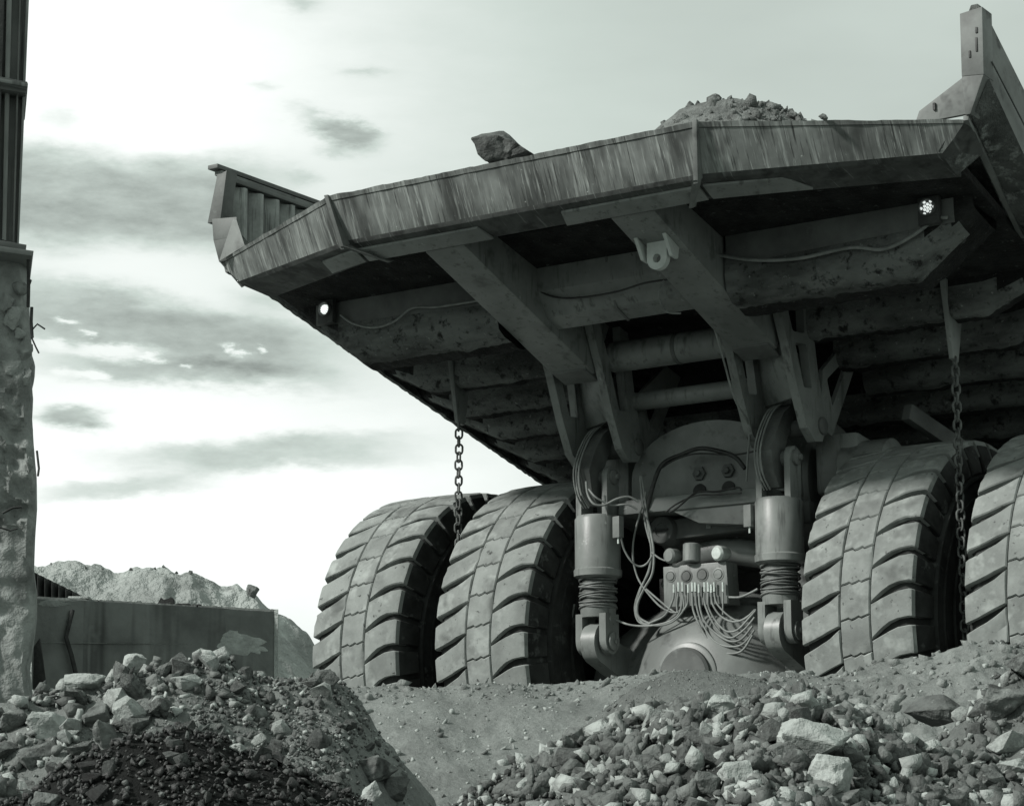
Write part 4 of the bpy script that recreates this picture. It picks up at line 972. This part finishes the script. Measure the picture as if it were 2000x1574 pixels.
# --- load and boulder on the tail
def ore_load():
    xs = np.linspace(-3.6, 3.7, 150); ys = np.linspace(-4.05, 3.5, 150); X, Y = np.meshgrid(xs, ys, indexing='ij')
    base = 5.56-0.0*Y+np.clip((Y+4.05), 0, 1.0)*0.0
    pk = 1.06*np.exp(-((X-0.92)/1.2)**2-((Y+0.9)/1.6)**2*0.5)+0.30*np.exp(-((X-0.2)/1.2)**2-((Y+2.2)/1.2)**2)
    tail = np.clip((Y+4.05)/0.5, 0, 1)
    Z = 5.5+tail*0.06+pk*1.12*np.clip((Y+4.1)/2.0, 0, 1)+0.07*fbm(X*3, Y*3, 4)
    Z = np.where(Y > 2.5, Z-(Y-2.5)*.5, Z)
    Y = np.maximum(Y, -4.05+np.clip(np.abs(X)-1.8, 0, 9)*0.42)
    V, F = grid_mesh(np.stack([X, Y, Z], -1)); o = link('ore_load', np_mesh(V, F), M['load'], smooth=180); tag(o, kind='stuff')
    # loose lumps on it
    n = 2600; x = RNG.normal(0.8, 1.15, n); y = RNG.uniform(-3.4, 0.6, n)
    k = (np.abs(x) < 3.3); x = x[k]; y = y[k]
    ix = np.clip(((x+3.6)/7.3*149).astype(int), 0, 149); iy = np.clip(((y+4.05)/7.55*149).astype(int), 0, 149); z = Z[ix, iy]
    n = len(x); size = 0.035*(1-RNG.random(n)*(1-(0.035/0.24)**1.6))**(-1/1.6); Rm = rotmats(n); VV = []; FF = []; b = 0
    for i in range(n):
        V_, F_ = LOWD[i % len(LOWD)]; VV.append(V_@Rm[i].T*size[i]+np.array([x[i], y[i], z[i]])); FF.append(F_+b); b += len(V_)
    o2 = link('ore_lumps', np_mesh(np.concatenate(VV), np.concatenate(FF)), M['load']); tag(o2, kind='stuff')
ore_load()
bo = H(985,298,140,92,21,77,'dark','dark boulder lying on the tail lip of the dump body',squash=(1.2,.8,.8),amp=.12)
bo.name = 'boulder'
# its peak stands to the left, the right end runs out low
_V = np.empty(len(bo.data.vertices)*3, np.float32); bo.data.vertices.foreach_get('co', _V); _V = _V.reshape(-1,3)
_h = _V[:,2].max(); _w = _V[:,0].max(); _f = np.clip((_V[:,0]/_w+0.25)/1.25, 0, 1); _V[:,2] = np.maximum((_V[:,2]+_h)*(1.25-0.95*_f)-_h, -0.45*_h); bo.data.vertices.foreach_set('co', _V.ravel()); bo.data.update()
p_ = at(990,300,y=-4.02); bo.location = p_
k_ = (p_-CAM).dot(FW)/((at(985,298,t=21)-CAM).dot(FW)); bo.scale = (k_*1.0,)*3
lp = H(1606,224,16,14,21,78,'mid','small lone stone on the tail lip right of the ore heap'); p_ = at(1607,230,y=-3.98); lp.location = p_; lp.name = 'stone'; lp['category'] = 'stone'

# --- axle group (one casting part with its fittings)
ax = MB()
ax.lathe([(-1.5,.66),(-1.25,.80),(-.95,.93),(-.55,1.03),(0,1.06),(.55,1.03),(.95,.93),(1.25,.80),(1.5,.66)],(0,0.1,1.28),(1,0,0),n=64)
ax.lathe([(0,.62),(.25,.60),(.55,.50),(.85,.42),(1.05,.36),(1.06,.0)],(0,-.2,1.15),(0,-1,0),n=48)
ax.lathe([(-.2,1.05),(.3,1.02),(.6,.93),(.85,.79),(1.02,.62),(1.11,.46),(1.15,.34),(1.16,0)],(0,-.1,1.28),(0,-1,0),n=64)
axle = ax.build('axle_housing', M['axle'], TP, smooth=60)
MB().lathe([(0,.27),(.05,.27),(.065,.25),(.07,.245),(.072,0)],(0.0,-1.25,1.42),(0,-1,0),n=48).build('inspection_cover', M['steel_dark'], axle)
MB().lathe([(-.10,.33),(.0,.32),(.012,.30),(.012,0)],(0.0,-1.25,1.42),(0,-1,0),n=48).build('cover_rim', M['axle'], axle)
# upper motor casing
mc = MB()
arch = [(.86*math.cos(a), .52*math.sin(a)) for a in np.linspace(0, math.pi, 21)]
mc.plate([(-.86,-.25),(.86,-.25)]+arch, [], (0.0,-.35,3.42), (1,0,0), (0,0,1), .9)
mc.lathe([(-.9,.62),(-.86,.66),(.86,.66),(.9,.62)],(0,0.2,3.34),(1,0,0),n=40)
mc.build('upper_casing', M['axle'], axle, smooth=35)
MB().hull8([(-.80,-1.18,3.02),(.80,-1.18,3.02),(.80,-.6,3.02),(-.80,-.6,3.02),(-.80,-1.16,3.17),(.80,-1.16,3.17),(.80,-.6,3.2),(-.80,-.6,3.2)],.03).build('casing_shelf', M['axle'], axle)
MB().hull8([(.1,-1.15,2.88),(.80,-1.15,2.80),(.80,-.9,2.80),(.1,-.9,2.88),(-.2,-1.15,3.02),(.80,-1.15,3.02),(.80,-.9,3.02),(-.2,-.9,3.02)],.01).build('shelf_web', M['axle'], axle)
for x in (-.08, .24):
    MB().lathe([(0,.075),(.02,.07),(.02,.035),(.05,.03),(.055,0)],(x,-.81,3.42),(0,-1,0),n=6).build('casing_bolt', M['steel_dark'], axle)
    MB().lathe([(0,.07),(.02,.07),(.025,0)],(x,-.80,3.25),(0,-1,.2),n=16).build('casing_boss', M['rim'], axle)
# panhard rod
pr_ = MB().beam((-.40,-.82,2.88),(1.15,-.82,2.94),.14,.20,.02,up=(0,0,1)).build('track_rod', M['steel_dark'], axle)
MB().lathe([(0,.15),(.20,.15),(.23,.13),(.235,.07),(.22,.065),(.22,0)],(-.44,-.72,2.88),(0,-1,0),n=32).build('rod_end', M['steel_dark'], axle)
MB().box((-.44,-.955,2.88),(.17,.02,.02),bev=.004).build('rod_slot', M['rim'], axle)
MB().box((.06,-.896,2.89),(.05,.006,.06),bev=.002).build('rod_plate', M['r_pale'], axle)
MB().tube([(-.55,-.55,2.35),(-.35,-.62,2.58),(0,-.65,2.66),(.4,-.65,2.62),(.75,-.6,2.50),(.95,-.55,2.3)],.13,16,6).build('cross_pipe', M['axle'], axle)
# manifold with ports, lamps, fittings and hoses
YM = -1.12
def mp_(px, py, y=YM): return A(px, py, y=y)
c0 = Vector(mp_(1295,1107)); c1 = Vector(mp_(1418,1096)); c2 = Vector(mp_(1424,1178)); c3 = Vector(mp_(1297,1186))
b_ = Vector((0,.22,0)); man = MB().hull8([c3, c2, c2+b_, c3+b_, c0, c1, c1+b_, c0+b_], .008).build('manifold_block', M['steel'], axle)
for (px, py, r) in ((1310,1125,.047),(1341,1125,.052),(1372,1122,.055),(1403,1121,.050)):
    MB().lathe([(-.01,r+.012),(.004,r+.012),(.006,r),(.0,r*.9),(.012,r*.82),(.014,0)],mp_(px,py),(0,-1,0),n=24).build('port_plug', M['steel_dark'] if px in (1341,1372) else M['steel'], man)
for (px, py, m) in ((1306,1085,'steel'),(1400,1080,'chrome')):
    q = Vector(mp_(px,py,-1.18)); MB().lathe([(-.16,.05),(-.10,.07),(-.01,.073),(0,.066),(.012,.055),(.016,0)],q,(-.18,-1,-.05),n=28).build('sensor_lamp', M[m], man)
q = Vector(mp_(1351,1080,-1.12)); MB().lathe([(-.09,.075),(-.08,.085),(.08,.085),(.09,.075)],q,(0,0.05,1),n=28).build('relay_can', M['steel'], man)
FITX = [1316,1325,1333,1344,1352,1358,1365,1376,1383,1389,1395,1412]
for i, px in enumerate(FITX):
    py = 1146 if i % 3 else 1150
    a = Vector(mp_(px, py, YM-.035)); MB().lathe([(-.045,.011),(.045,.011)],a,(0,0,1),n=8).build('hose_fitting', M['chrome'], man)
def hose(pts, r=.010, m='hose', y=YM-.045):
    P = [mp_(p[0], p[1], p[2] if len(p) > 2 else y) for p in pts]; return wire('hose', P, r, M[m], axle, 8, 5)
hose([(1316,1157),(1314,1172),(1300,1200),(1275,1214),(1258,1218),(1244,1200),(1243,1180),(1252,1150),(1268,1110),(1272,1070),(1262,1030),(1254,980),(1250,930)],.011)
hose([(1325,1157),(1322,1180),(1322,1196),(1310,1190),(1285,1170),(1262,1150)],.010)
hose([(1333,1157),(1331,1185),(1322,1204),(1300,1216),(1265,1222),(1230,1220),(1200,1209)],.011)
hose([(1333,1160),(1336,1180),(1333,1195),(1315,1213),(1290,1221),(1262,1220)],.010)
hose([(1344,1157),(1343,1178),(1335,1192)],.010)
hose([(1352,1157),(1354,1190),(1366,1220),(1380,1245),(1400,1268),(1425,1276),(1450,1270),(1470,1240)],.011)
hose([(1358,1157),(1362,1190),(1374,1222),(1394,1250),(1420,1262),(1450,1258),(1474,1230)],.010)
hose([(1365,1157),(1368,1190),(1378,1216),(1400,1238),(1425,1252),(1448,1248),(1470,1222)],.011)
hose([(1376,1157),(1377,1180),(1392,1215),(1410,1238),(1430,1245),(1455,1228),(1474,1205)],.010)
hose([(1383,1157),(1384,1185),(1398,1212),(1418,1232),(1440,1230),(1462,1208),(1476,1192)],.010)
hose([(1389,1157),(1392,1180),(1408,1203),(1432,1214),(1455,1208),(1475,1190)],.010)
hose([(1395,1157),(1400,1178),(1420,1200),(1442,1212),(1462,1202),(1477,1190)],.009)
hose([(1412,1157),(1412,1175),(1412,1200)],.009)
hose([(1424,1166),(1445,1166),(1465,1158),(1480,1150)],.012)
hose([(1213,1050,-1.35),(1220,1075,-1.3),(1235,1098,-1.25),(1250,1106,-1.2),(1264,1100,-1.18),(1274,1084,-1.17)],.010)
hose([(1272,1078),(1288,1090),(1300,1095)],.009)
hose([(1262,960,-1.2),(1240,1040,-1.2),(1236,1080,-1.2),(1240,1110),(1252,1140),(1285,1180),(1310,1195),(1325,1195)],.010)
hose([(1250,930,-1.2),(1256,985,-1.2),(1270,1035),(1277,1080),(1274,1120),(1258,1150),(1245,1180),(1248,1205),(1270,1218)],.013)
hose([(1253,930,-1.2),(1262,990,-1.2),(1266,1030),(1272,1075),(1268,1115),(1250,1150),(1240,1185),(1246,1212),(1262,1220)],.010)
hose([(1248,980,-1.3),(1228,970,-1.35),(1205,974,-1.4),(1180,986,-1.45),(1160,984,-1.5),(1148,965,-1.5),(1145,940,-1.5)],.012)
hose([(1245,995,-1.3),(1225,985,-1.35),(1195,986,-1.4),(1165,972,-1.5),(1150,955,-1.5)],.010)
hose([(1262,1000,-1.18),(1278,940,-1.18),(1295,905,-1.1),(1330,888,-1.0),(1365,876,-1.0),(1400,880,-1.0),(1435,892,-1.0),(1455,915,-1.0)],.022,'hose_dark')
hose([(1290,915,-1.1),(1320,897,-1.05),(1360,886,-1.0),(1420,888,-1.0),(1450,886,-1.0),(1478,880,-1.0)],.009,'hose_dark')
hose([(1308,1000,-1.25),(1325,990,-1.25),(1360,962,-1.25),(1400,960,-1.25),(1440,952,-1.25),(1448,958,-1.25)],.010,'hose_dark')
hose([(1300,1000,-1.25),(1320,985,-1.25),(1358,968,-1.25),(1400,966,-1.25),(1448,962,-1.25)],.008,'hose_dark')
hose([(1385,610,-2.0),(1398,650,-1.95),(1415,710,-1.8),(1435,780,-1.6),(1462,830,-1.3),(1460,900,-1.2),(1458,940,-1.2)],.010)
hose([(1122,1180,-1.1),(1115,1220,-1.0),(1112,1270,-1.0),(1116,1320,-1.0)],.010)

# --- suspension cylinders
def strut(s, flip):
    x = s*1.0; y = -1.22
    b = MB().lathe([(-.33,.20),(-.31,.235),(-.25,.238),(-.235,.225),(.25,.225),(.285,.20),(.29,0)],(x,y,2.74),(0,0,1),n=48)
    o = b.build('suspension_cylinder', M['steel'], TP, smooth=40)
    for sx in (-1, 1):      # upper fork
        out = [(-.11,3.0)]+[(0.11*math.cos(a), 3.40+.11*math.sin(a)) for a in np.linspace(math.pi, 0, 11)]+[(.11,3.0)]
        MB().plate(out, [], (x+sx*.15,y,0), (0,1,0), (0,0,1), .06).build('upper_fork', M['steel'], o, smooth=30)
    MB().lathe([(-.215,.06),(-.21,.075),(.21,.075),(.215,.06),(.225,.03),(.25,.028),(.255,0)],(x,y,3.40),(1,0,0),n=24).build('upper_pin', M['wall_steel'], o)
    # frame eye between the fork, a thick curved horn going up to the frame
    horn = [(-.20,3.25),(-.10,3.12),(.0,3.12),(.04,3.26),(.0,3.42),(.10,3.62),(.30,3.86),(.20,3.95),(.02,3.84),(-.14,3.64),(-.24,3.45)]
    MB().plate(horn, [], (x,y,0), (0,1,0), (0,0,1), .12).build('frame_horn', M['steel_dark'], o, smooth=30)
    # cables draped over the horn
    for k in range(3):
        xx = x-.075+.03*k
        wire('draped_cable', [(xx,y+.30,3.98+.02*k),(xx-.01,y+.02,3.89),(xx-.015,y-.17,3.69),(xx-.02,y-.28,3.45),(xx-.02,y-.24,3.24),(xx-.01,y-.12,3.10)], .009, M['hose'], o)
    # wound wire neck
    MB().lathe([(0,.16),(.40,.16)],(x,y,2.05),(0,0,1),n=32).build('neck', M['steel_dark'], o)
    for k in range(14):
        z = 2.415-k*.0225; t = [(-.02,.012),(.016,-.02),(.0,.018),(.022,.004)][k % 4]; r = .178+.006*math.sin(k*2.1)
        pts = [(x+r*math.cos(a), y+r*math.sin(a), z+t[0]*math.cos(a)+t[1]*math.sin(a)) for a in np.linspace(0, 2*math.pi, 21)[:-1]]
        MB().tube(pts, .0095, 6, 2, True).build('wire_coil', M['wall_steel'], o)
    # lower fork
    low = MB()
    for sx in (-1, 1):
        out = [(-.12,2.06),(.12,2.06),(.12,1.78)]+[(0.12*math.cos(a), 1.80+.13*math.sin(a)) for a in np.linspace(0, -math.pi, 11)]
        low.plate(out, [], (x+sx*.135,y-.02,0), (0,1,0), (0,0,1), .075)
    low.lathe([(0,.17),(.13,.178)],(x,y,2.03),(0,0,1),n=32)
    low.build('lower_fork', M['steel'], o, smooth=35)
    MB().lathe([(-.205,.05),(-.20,.075),(.18,.075),(.185,.09),(.20,.088),(.205,.03),(.225,.028),(.228,0)],(x,y-.02,1.79),(1,0,0),n=24).build('lower_pin', M['steel'], o)
    ear = [(.20*math.cos(a)*.95, 1.78+.20*math.sin(a)) for a in np.linspace(.2, math.pi*1.45, 14)]+[(.35,1.45),(.95,1.15),(.95,1.65)]
    MB().plate(ear, [], (x-.01,y,0), (0,1,0), (0,0,1), .16).build('axle_ear', M['steel'], o, smooth=35)
    # small junction box
    jx = .235 if s < 0 else -.26
    bx = Vector((x+.31, y-.12, 2.88)) if s < 0 else Vector((x-.25, y-.12, 2.87))
    MB().box(bx,(.09,.07,.21),Matrix.Rotation(-.2,3,'Z'),.008).build('junction_box', M['wall_steel'], o)
    MB().tube([bx+Vector((0,0,-.10)),bx+Vector((0,0,-.16))],.010,8,1).build('box_gland', M['chrome'], o)
    return o
strut(-1, 0); strut(1, 1)
# --- chassis frame seen between the wheels
fr = MB()
for s in (-1, 1):
    fr.hull8([(s*1.05,-.55,3.15),(s*1.5,-.55,3.15),(s*1.5,6,2.2),(s*1.05,6,2.2),(s*1.05,-.55,3.72),(s*1.5,-.55,3.72),(s*1.5,6,2.9),(s*1.05,6,2.9)],.04)
frame = fr.build('chassis_frame', M['steel'], TP)
MB().lathe([(-.25,.27),(-.23,.30),(.23,.30),(.25,.27)],(1.55,-.35,3.35),(1,0,0),n=32).build('frame_boss', M['steel'], frame)
MB().beam((1.9,-.3,3.9),(2.4,1.6,3.25),.10,.16,.01).build('frame_strut', M['steel_dark'], frame)
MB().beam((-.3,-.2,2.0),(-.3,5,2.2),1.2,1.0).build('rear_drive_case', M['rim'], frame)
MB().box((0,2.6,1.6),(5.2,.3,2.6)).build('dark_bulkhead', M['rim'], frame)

# --- rock ejector chains
def chain(s, z0, z1, label):
    e = empty('chain', (s*2.76,-1.11,z0)); tag(e, label, 'chain', 'chains hanging between the dual tyres')
    L_ = .105; w = .036; r = .0115
    pts = []
    for k in range(20):
        a = 2*math.pi*k/20; cx_ = w*math.cos(a); cz = w*math.sin(a)+(L_/2-w if math.sin(a) > 0 else -(L_/2-w)); pts.append((cx_, 0, cz))
    bm = MB().tube(pts, r, 6, 1, True); me = bm_mesh(bm.bm); me.materials.append(M['chain']); me.polygons.foreach_set('use_smooth', [True]*len(me.polygons))
    n = int((z0-z1)/(L_-2*r)); rr = random.Random(int(5+s))
    for k in range(n):
        o = bpy.data.objects.new('chain_link', me); COL.objects.link(o); o.parent = e
        o.location = (rr.uniform(-.003,.003), rr.uniform(-.003,.003), -k*(L_-2*r)-.03); o.rotation_euler = (rr.uniform(-.05,.05), rr.uniform(-.08,.08), YAW+(.35 if k % 2 else 1.9)+rr.uniform(-.2,.2))
chain(-1, 4.16, 1.5, 'dark chain hanging from the body behind the gap between the left dual tyres')
chain(1, 4.16, 1.3, 'rusty chain hanging from the body in front of the gap between the right dual tyres')

# ------------------------------------------------------------------ left: concrete pier with steel tower
tower = empty('loading_tower', A(20,1400,t=15.5)[:2]+(0,))
tag(tower, 'broken concrete pier carrying a rusty steel-clad tower at the left edge', 'building')
DP = 15.6
BK = (FH-RT*0.235).normalized()
def pier():
    prof_ = [(1420,70),(1380,72),(1340,66),(1300,62),(1260,68),(1200,76),(1150,76),(1100,70),(1040,72),(980,76),(920,75),(860,70),(800,66),(760,68),(730,66),(715,71),(695,72),(675,66),(640,64),(600,61),(560,60),(500,57),(484,57)]
    rows = []
    for i in range(len(prof_)-1):
        (a, pa), (b, pb) = prof_[i], prof_[i+1]
        m = max(2, int((a-b)/7))
        for k in range(m):
            f = k/m; rows.append((a+(b-a)*f, pa+(pb-pa)*f))
    rows.append(prof_[-1]); P = []
    for j, (py, px) in enumerate(rows):
        e = at(px, py, t=DP); row = []
        # outline seen from above in the local frame (u right, v away): from far right-back to the front face and off to the left
        for k, (u, v) in enumerate([(-.05,2.2),(-.01,1.2),(0,.6),(0,.35),(-.01,.22),(-.02,.14),(-.04,.08)]+[(-.07-.022*i, .02-.004*i) for i in range(24)]+[(-.62,-.09),(-.8,-.12),(-1.3,-.2),(-2.2,-.3),(-2.3,2.2)]):
            p = e+RT*u+BK*v; q = Vector((u*2.2+3, v*2.2, p.z*2.2))
            amp = .035 if u > -.65 else .012
            if 3.0 > p.z > 1.9: amp *= 2.8*(1 if u > -.35 else .6)
            d = noise.fractal(q*1.3, .8, 2.1, 5)*amp*.45+(noise.ridged_multi_fractal(q*2.6, 1.0, 2.1, 4, 1.0, 2.0)-1.1)*amp*.45
            if 2 < k < 32: p = p-FH*d*1.6+RT*d*.35+Vector((0,0,0))
            row.append(list(p))
        P.append(row)
    P = np.array(P); V, F = grid_mesh(P); me = meshof(V.tolist(), F.tolist()); bm = bmesh.new(); bm.from_mesh(me)
    bmesh.ops.holes_fill(bm, edges=[e for e in bm.edges if e.is_boundary], sides=0); me2 = bm_mesh(bm)
    link('concrete_pier', me2, M['concrete'], tower, smooth=55)
pier()
# chunks of broken face on the pier
for i, (px, py, w, h) in enumerate([(38,560,34,30),(30,620,44,50),(48,680,34,44),(20,720,44,36),(50,740,30,38),(12,590,30,40),(58,905,16,34),(40,650,26,22)]):
    me = rock_mesh(200+i, 14, (1,.8,1), .03, 2, .08); V = np.empty(len(me.vertices)*3, np.float32); me.vertices.foreach_get('co', V); V = V.reshape(-1,3)
    p = at(px, py, t=DP-.0); sc = (p-CAM).dot(FW)/FPX
    ex = V.max(0)-V.min(0); V = V/ex*np.array([w*sc, .07, h*sc]); c, s_ = math.cos(YAW), math.sin(YAW)
    V = np.stack([V[:,0]*c-V[:,1]*s_, V[:,0]*s_+V[:,1]*c, V[:,2]], -1)+np.array(p)+np.array(FH)*.0
    me.vertices.foreach_set('co', V.astype(np.float32).ravel()); link('concrete_chunk', me, M['concrete'], tower, smooth=30)
def rod(name, pts, r, parent, t=DP-.08, m='rebar'): return MB().tube([A(a, b, t=t) for a, b in pts], r, 6, 1).build(name, M[m], parent, smooth=60)
rod('rebar', [(55,500),(56,560),(55,600)], .012, tower); rod('rebar', [(62,600),(61,628),(63,660)], .011, tower)
rod('rebar', [(62,645),(73,633),(88,643)], .006, tower); rod('rebar', [(62,660),(70,678),(76,690)], .006, tower)
rod('rebar', [(5,1002),(25,992),(42,990)], .008, tower, DP-.25); rod('rebar', [(0,1030),(20,1036),(34,1032)], .006, tower, DP-.25)
rod('rebar', [(72,880),(76,915),(74,930)], .008, tower); rod('rebar', [(55,545),(61,548),(58,556)], .006, tower)
def slab(name, quad, t0, t1, m, parent=tower, bev=.004):
    """quad: 4 photo points (bl, br, tr, tl) given real depth between distances t0..t1 (swept straight back)"""
    f = [at(a, b, t=t0) for a, b in quad]; bk = [p+BK*(t1-t0) for p in f]
    return MB().hull8([f[0], f[1], bk[1], bk[0], f[3], f[2], bk[2], bk[3]], bev).build(name, M[m], parent)
slab('ledge_plate', [(-500,420),(63,500),(66,490),(-500,404)], DP-.2, DP+1.2, 'wall_steel')
slab('ledge_plate', [(-500,392),(50,488),(52,478),(-500,382)], DP-.1, DP+1.2, 'steel_dark')
T0 = DP+.15
slab('cladding_sheet', [(-70,470),(36,480),(61,-300),(-52,-300)], T0+.05, T0+1.0, 'clad')
for k in range(5):      # the cladding goes on to the left, out of the picture
    x = -72-k*85; slab('cladding_sheet', [(x-83,470-8*k-7),(x,470-8*k),(x+18,-300),(x-65,-300)], T0+.03, T0+1.0, 'clad')
    slab('steel_column', [(x-6,468-8*k),(x+4,470-8*k),(x+22,-300),(x+12,-300)], T0-.05, T0+.04, 'steel_dark')
slab('steel_column', [(4,468),(12,470),(30,-300),(18,-300)], T0-.03, T0+.04, 'clad')
slab('steel_column', [(24,474),(28,475),(49,-300),(46,-300)], T0-.05, T0+.04, 'steel_dark')
slab('steel_column', [(33,478),(37,480),(69,-300),(62,-300)], T0-.02, T0+.3, 'clad')
slab('steel_column', [(-30,460),(-6,466),(18,-300),(-8,-300)], T0-.08, T0+.04, 'rim')
slab('cross_beam', [(-500,90),(50,182),(54,160),(-500,56)], T0-.10, T0+.6, 'steel_dark')
slab('cross_beam', [(-500,70),(54,170),(55,163),(-500,63)], T0-.16, T0+.6, 'clad')

# ------------------------------------------------------------------ stained concrete wall with its panels
DW = 19.6; BW = (FH-RT*0.10).normalized()
wallo = empty('concrete_wall', A(300,1400,t=DW)[:2]+(0,)); tag(wallo, 'dark stained cast concrete wall behind the left rubble heap', 'wall')
def wp(px, py):   # point on the wall front plane (recedes slightly to the right)
    t = DW+(px-80)/460.0*0.9; return at(px, py, t=t)
seams = [60, 192, 385, 540]
topy = lambda px: 1163+(px-75)/465.0*26
for a, b in zip(seams, seams[1:]):
    xs = np.linspace(a+1.6, b-1.6, 40); 
    row = []
    for x in xs:
        j = noise.noise(Vector((x*.08, 0, 0)))*2.2+noise.noise(Vector((x*.31, 2, 0)))*1.4
        f_t = wp(x, topy(x)+j*.6+1); f_b = wp(x, 1345); k_t = f_t+BW*1.3+Vector((0,0,-.03)); k_b = f_b+BW*1.3
        row.append([list(f_b), list(f_t.lerp(f_b,.03)-FH*0.0), list(f_t+FH*.02), list(k_t), list(k_b)])
    V, F = grid_mesh(np.array(row)); me = meshof(V.tolist(), F.tolist()); bm = bmesh.new(); bm.from_mesh(me)
    bmesh.ops.holes_fill(bm, edges=[e for e in bm.edges if e.is_boundary], sides=0)
    link('concrete_panel', bm_mesh(bm), M['concrete_smooth'], wallo, smooth=30)
# back core so the joints read as recessed
MB().hull8([wp(61,1345)+FH*.03, wp(538,1345)+FH*.03, wp(538,1345)+BW*1.2, wp(61,1345)+BW*1.2, wp(61,topy(61)+4)+FH*.03, wp(538,topy(538)+4)+FH*.03, wp(538,topy(538)+4)+BW*1.2, wp(61,topy(61)+4)+BW*1.2]).build('wall_core', M['concrete_smooth'], wallo)
MB().hull8([wp(75,1255), wp(400,1260), wp(400,1260)+FH*.02, wp(75,1255)+FH*.02, wp(75,1253)-FH*.008, wp(400,1258)-FH*.008, wp(400,1258)+FH*.02, wp(75,1253)+FH*.02]).build('casting_line', M['concrete'], wallo)
MB().beam(wp(540,1190)-FH*.01, wp(539,1345)-FH*.01, .02, .03).build('wall_edge', M['concrete_pale'], wallo)
MB().tube([wp(143,1192)-FH*.03, wp(131,1245)-FH*.05, wp(142,1280)-FH*.06, wp(154,1330)-FH*.06], .02, 8, 1).build('bent_bar', M['rebar'], wallo)
# spalled patch: thin irregular relief
def patch(name, cx, cy, rx, ry, seed, m):
    P = []; n = 30
    for k in range(n):
        a = 2*math.pi*k/n; r = 1+.45*noise.noise(Vector((math.cos(a)*2+seed, math.sin(a)*2, 0)))+.2*noise.noise(Vector((math.cos(a)*7+seed, math.sin(a)*7, 3)))
        P.append((cx+rx*r*math.cos(a), cy+ry*r*math.sin(a)))
    bm = bmesh.new(); rings = []
    for f, d in ((1.0, -.001), (.93, .003), (.5, .004)):
        rings.append([bm.verts.new(wp(cx+(x-cx)*f, cy+(y-cy)*f)-FH*(d+.002*noise.noise(Vector((x*.2, y*.2, f*5))))) for x, y in P])
    for A_, B_ in zip(rings, rings[1:]):
        for k in range(n): bm.faces.new((A_[k], A_[(k+1) % n], B_[(k+1) % n], B_[k]))
    bm.faces.new(rings[-1]); link(name, bm_mesh(bm), M[m], wallo, smooth=40)
patch('spalled_patch', 468, 1258, 46, 20, 1, 'concrete_pale'); patch('spalled_patch', 455, 1243, 18, 12, 5, 'concrete_pale'); patch('mortar_patch', 105, 1178, 30, 7, 9, 'concrete')
patch('spalled_patch', 500, 1268, 22, 8, 12, 'concrete_pale')
# loose bits on top of the wall
for i, (px, py, w, h, m) in enumerate([(320,1170,30,12,'rebar'),(150,1166,40,5,'concrete_pale'),(200,1171,30,4,'concrete_pale'),(258,1174,26,5,'concrete_pale'),(355,1180,26,5,'rebar'),(382,1181,16,4,'rebar'),(280,1177,28,4,'concrete_pale'),(420,1184,20,3,'concrete_pale')]):
    p = wp(px, py)+FH*.15; sc = (p-CAM).dot(FW)/FPX
    if i == 0:
        o = MB().plate([(-.5*w*sc,-.5*h*sc),(.5*w*sc,-.5*h*sc),(.47*w*sc,.3*h*sc),(.36*w*sc,.62*h*sc),(.2*w*sc,.3*h*sc),(-.1*w*sc,.1*h*sc),(-.3*w*sc,.5*h*sc)], [], (0,0,0), RT, (0,0,1), .12).build('scrap_piece', M[m])
        o.location = p; tag(o, 'black jagged scrap of rubber lying on top of the stained concrete wall', 'scrap')
    else:
        o = MB().box((0,0,0),(w*sc,.18,h*sc),Matrix.Rotation(YAW,3,'Z'),.006).build('slab_fragment', M[m]); o.location = p+Vector((0,0,.005))
        nm = 'black' if m == 'rebar' else 'pale'
        side = {1:'nearest the pier',2:'second from the pier',3:'left of the black jagged scrap',4:'just right of the black jagged scrap',5:'small, halfway along the wall top',6:'touching the left foot of the black scrap',7:'farthest right'}[i]
        tag(o, f'thin {nm} slab fragment on the wall top, {side}', 'fragment')
# corrugated sheet between pier and wall
cs = bmesh.new(); n = 60; rings = []
for k in range(n+1):
    f = k/n; px = 66+f*82; top = 1120+f*40
    tooth = 3.5*(1 if (k % 10) < 4 else -0.6)
    t = 20.3; a = at(px, 1168+f*4, t=t); b = at(px, top-tooth, t=t); d = FH*(.05*math.sin(k*2*math.pi/10))
    rings.append([cs.verts.new(v) for v in (a+d, b+d, b+d+FH*.8, a+d+FH*.8)])
for A_, B_ in zip(rings, rings[1:]):
    for j in range(4): cs.faces.new((A_[j], A_[(j+1) % 4], B_[(j+1) % 4], B_[j]))
cs.faces.new(rings[0]); cs.faces.new(rings[-1][::-1])
tag(link('corrugated_sheet', bm_mesh(cs), M['rebar'], smooth=30), 'dark corrugated sheet sloping down behind the wall beside the pier', 'sheet')
# dark junk between pier and wall foot
tag(MB().hull8([A(64,1345,t=17.2),A(92,1345,t=17.2),A(92,1345,t=17.6),A(64,1345,t=17.6),A(66,1262,t=17.2),A(78,1245,t=17.2),A(80,1248,t=17.6),A(66,1262,t=17.6)],.01).build('steel_post', M['rebar']), 'dark leaning steel stub in the gap between pier and wall', 'post')
# lone rock on the far ridge
q = hero(494,1155,26,28,67.5,90,'mid','lone rounded rock on the ridge of the far spoil hill'); q.name = 'boulder'
for i, (px, py, w) in enumerate([(320,1106,8),(372,1117,9),(302,1110,7),(256,1112,8),(168,1108,6),(200,1111,6),(100,1101,6),(345,1118,7)]):
    q = hero(px, py, w, w*.8, 67.6, 91+i, 'mid', 'small stone on the skyline of the far spoil hill'); q.name = 'stone'; q['category'] = 'stone'; q['group'] = 'skyline stones on the far hill'
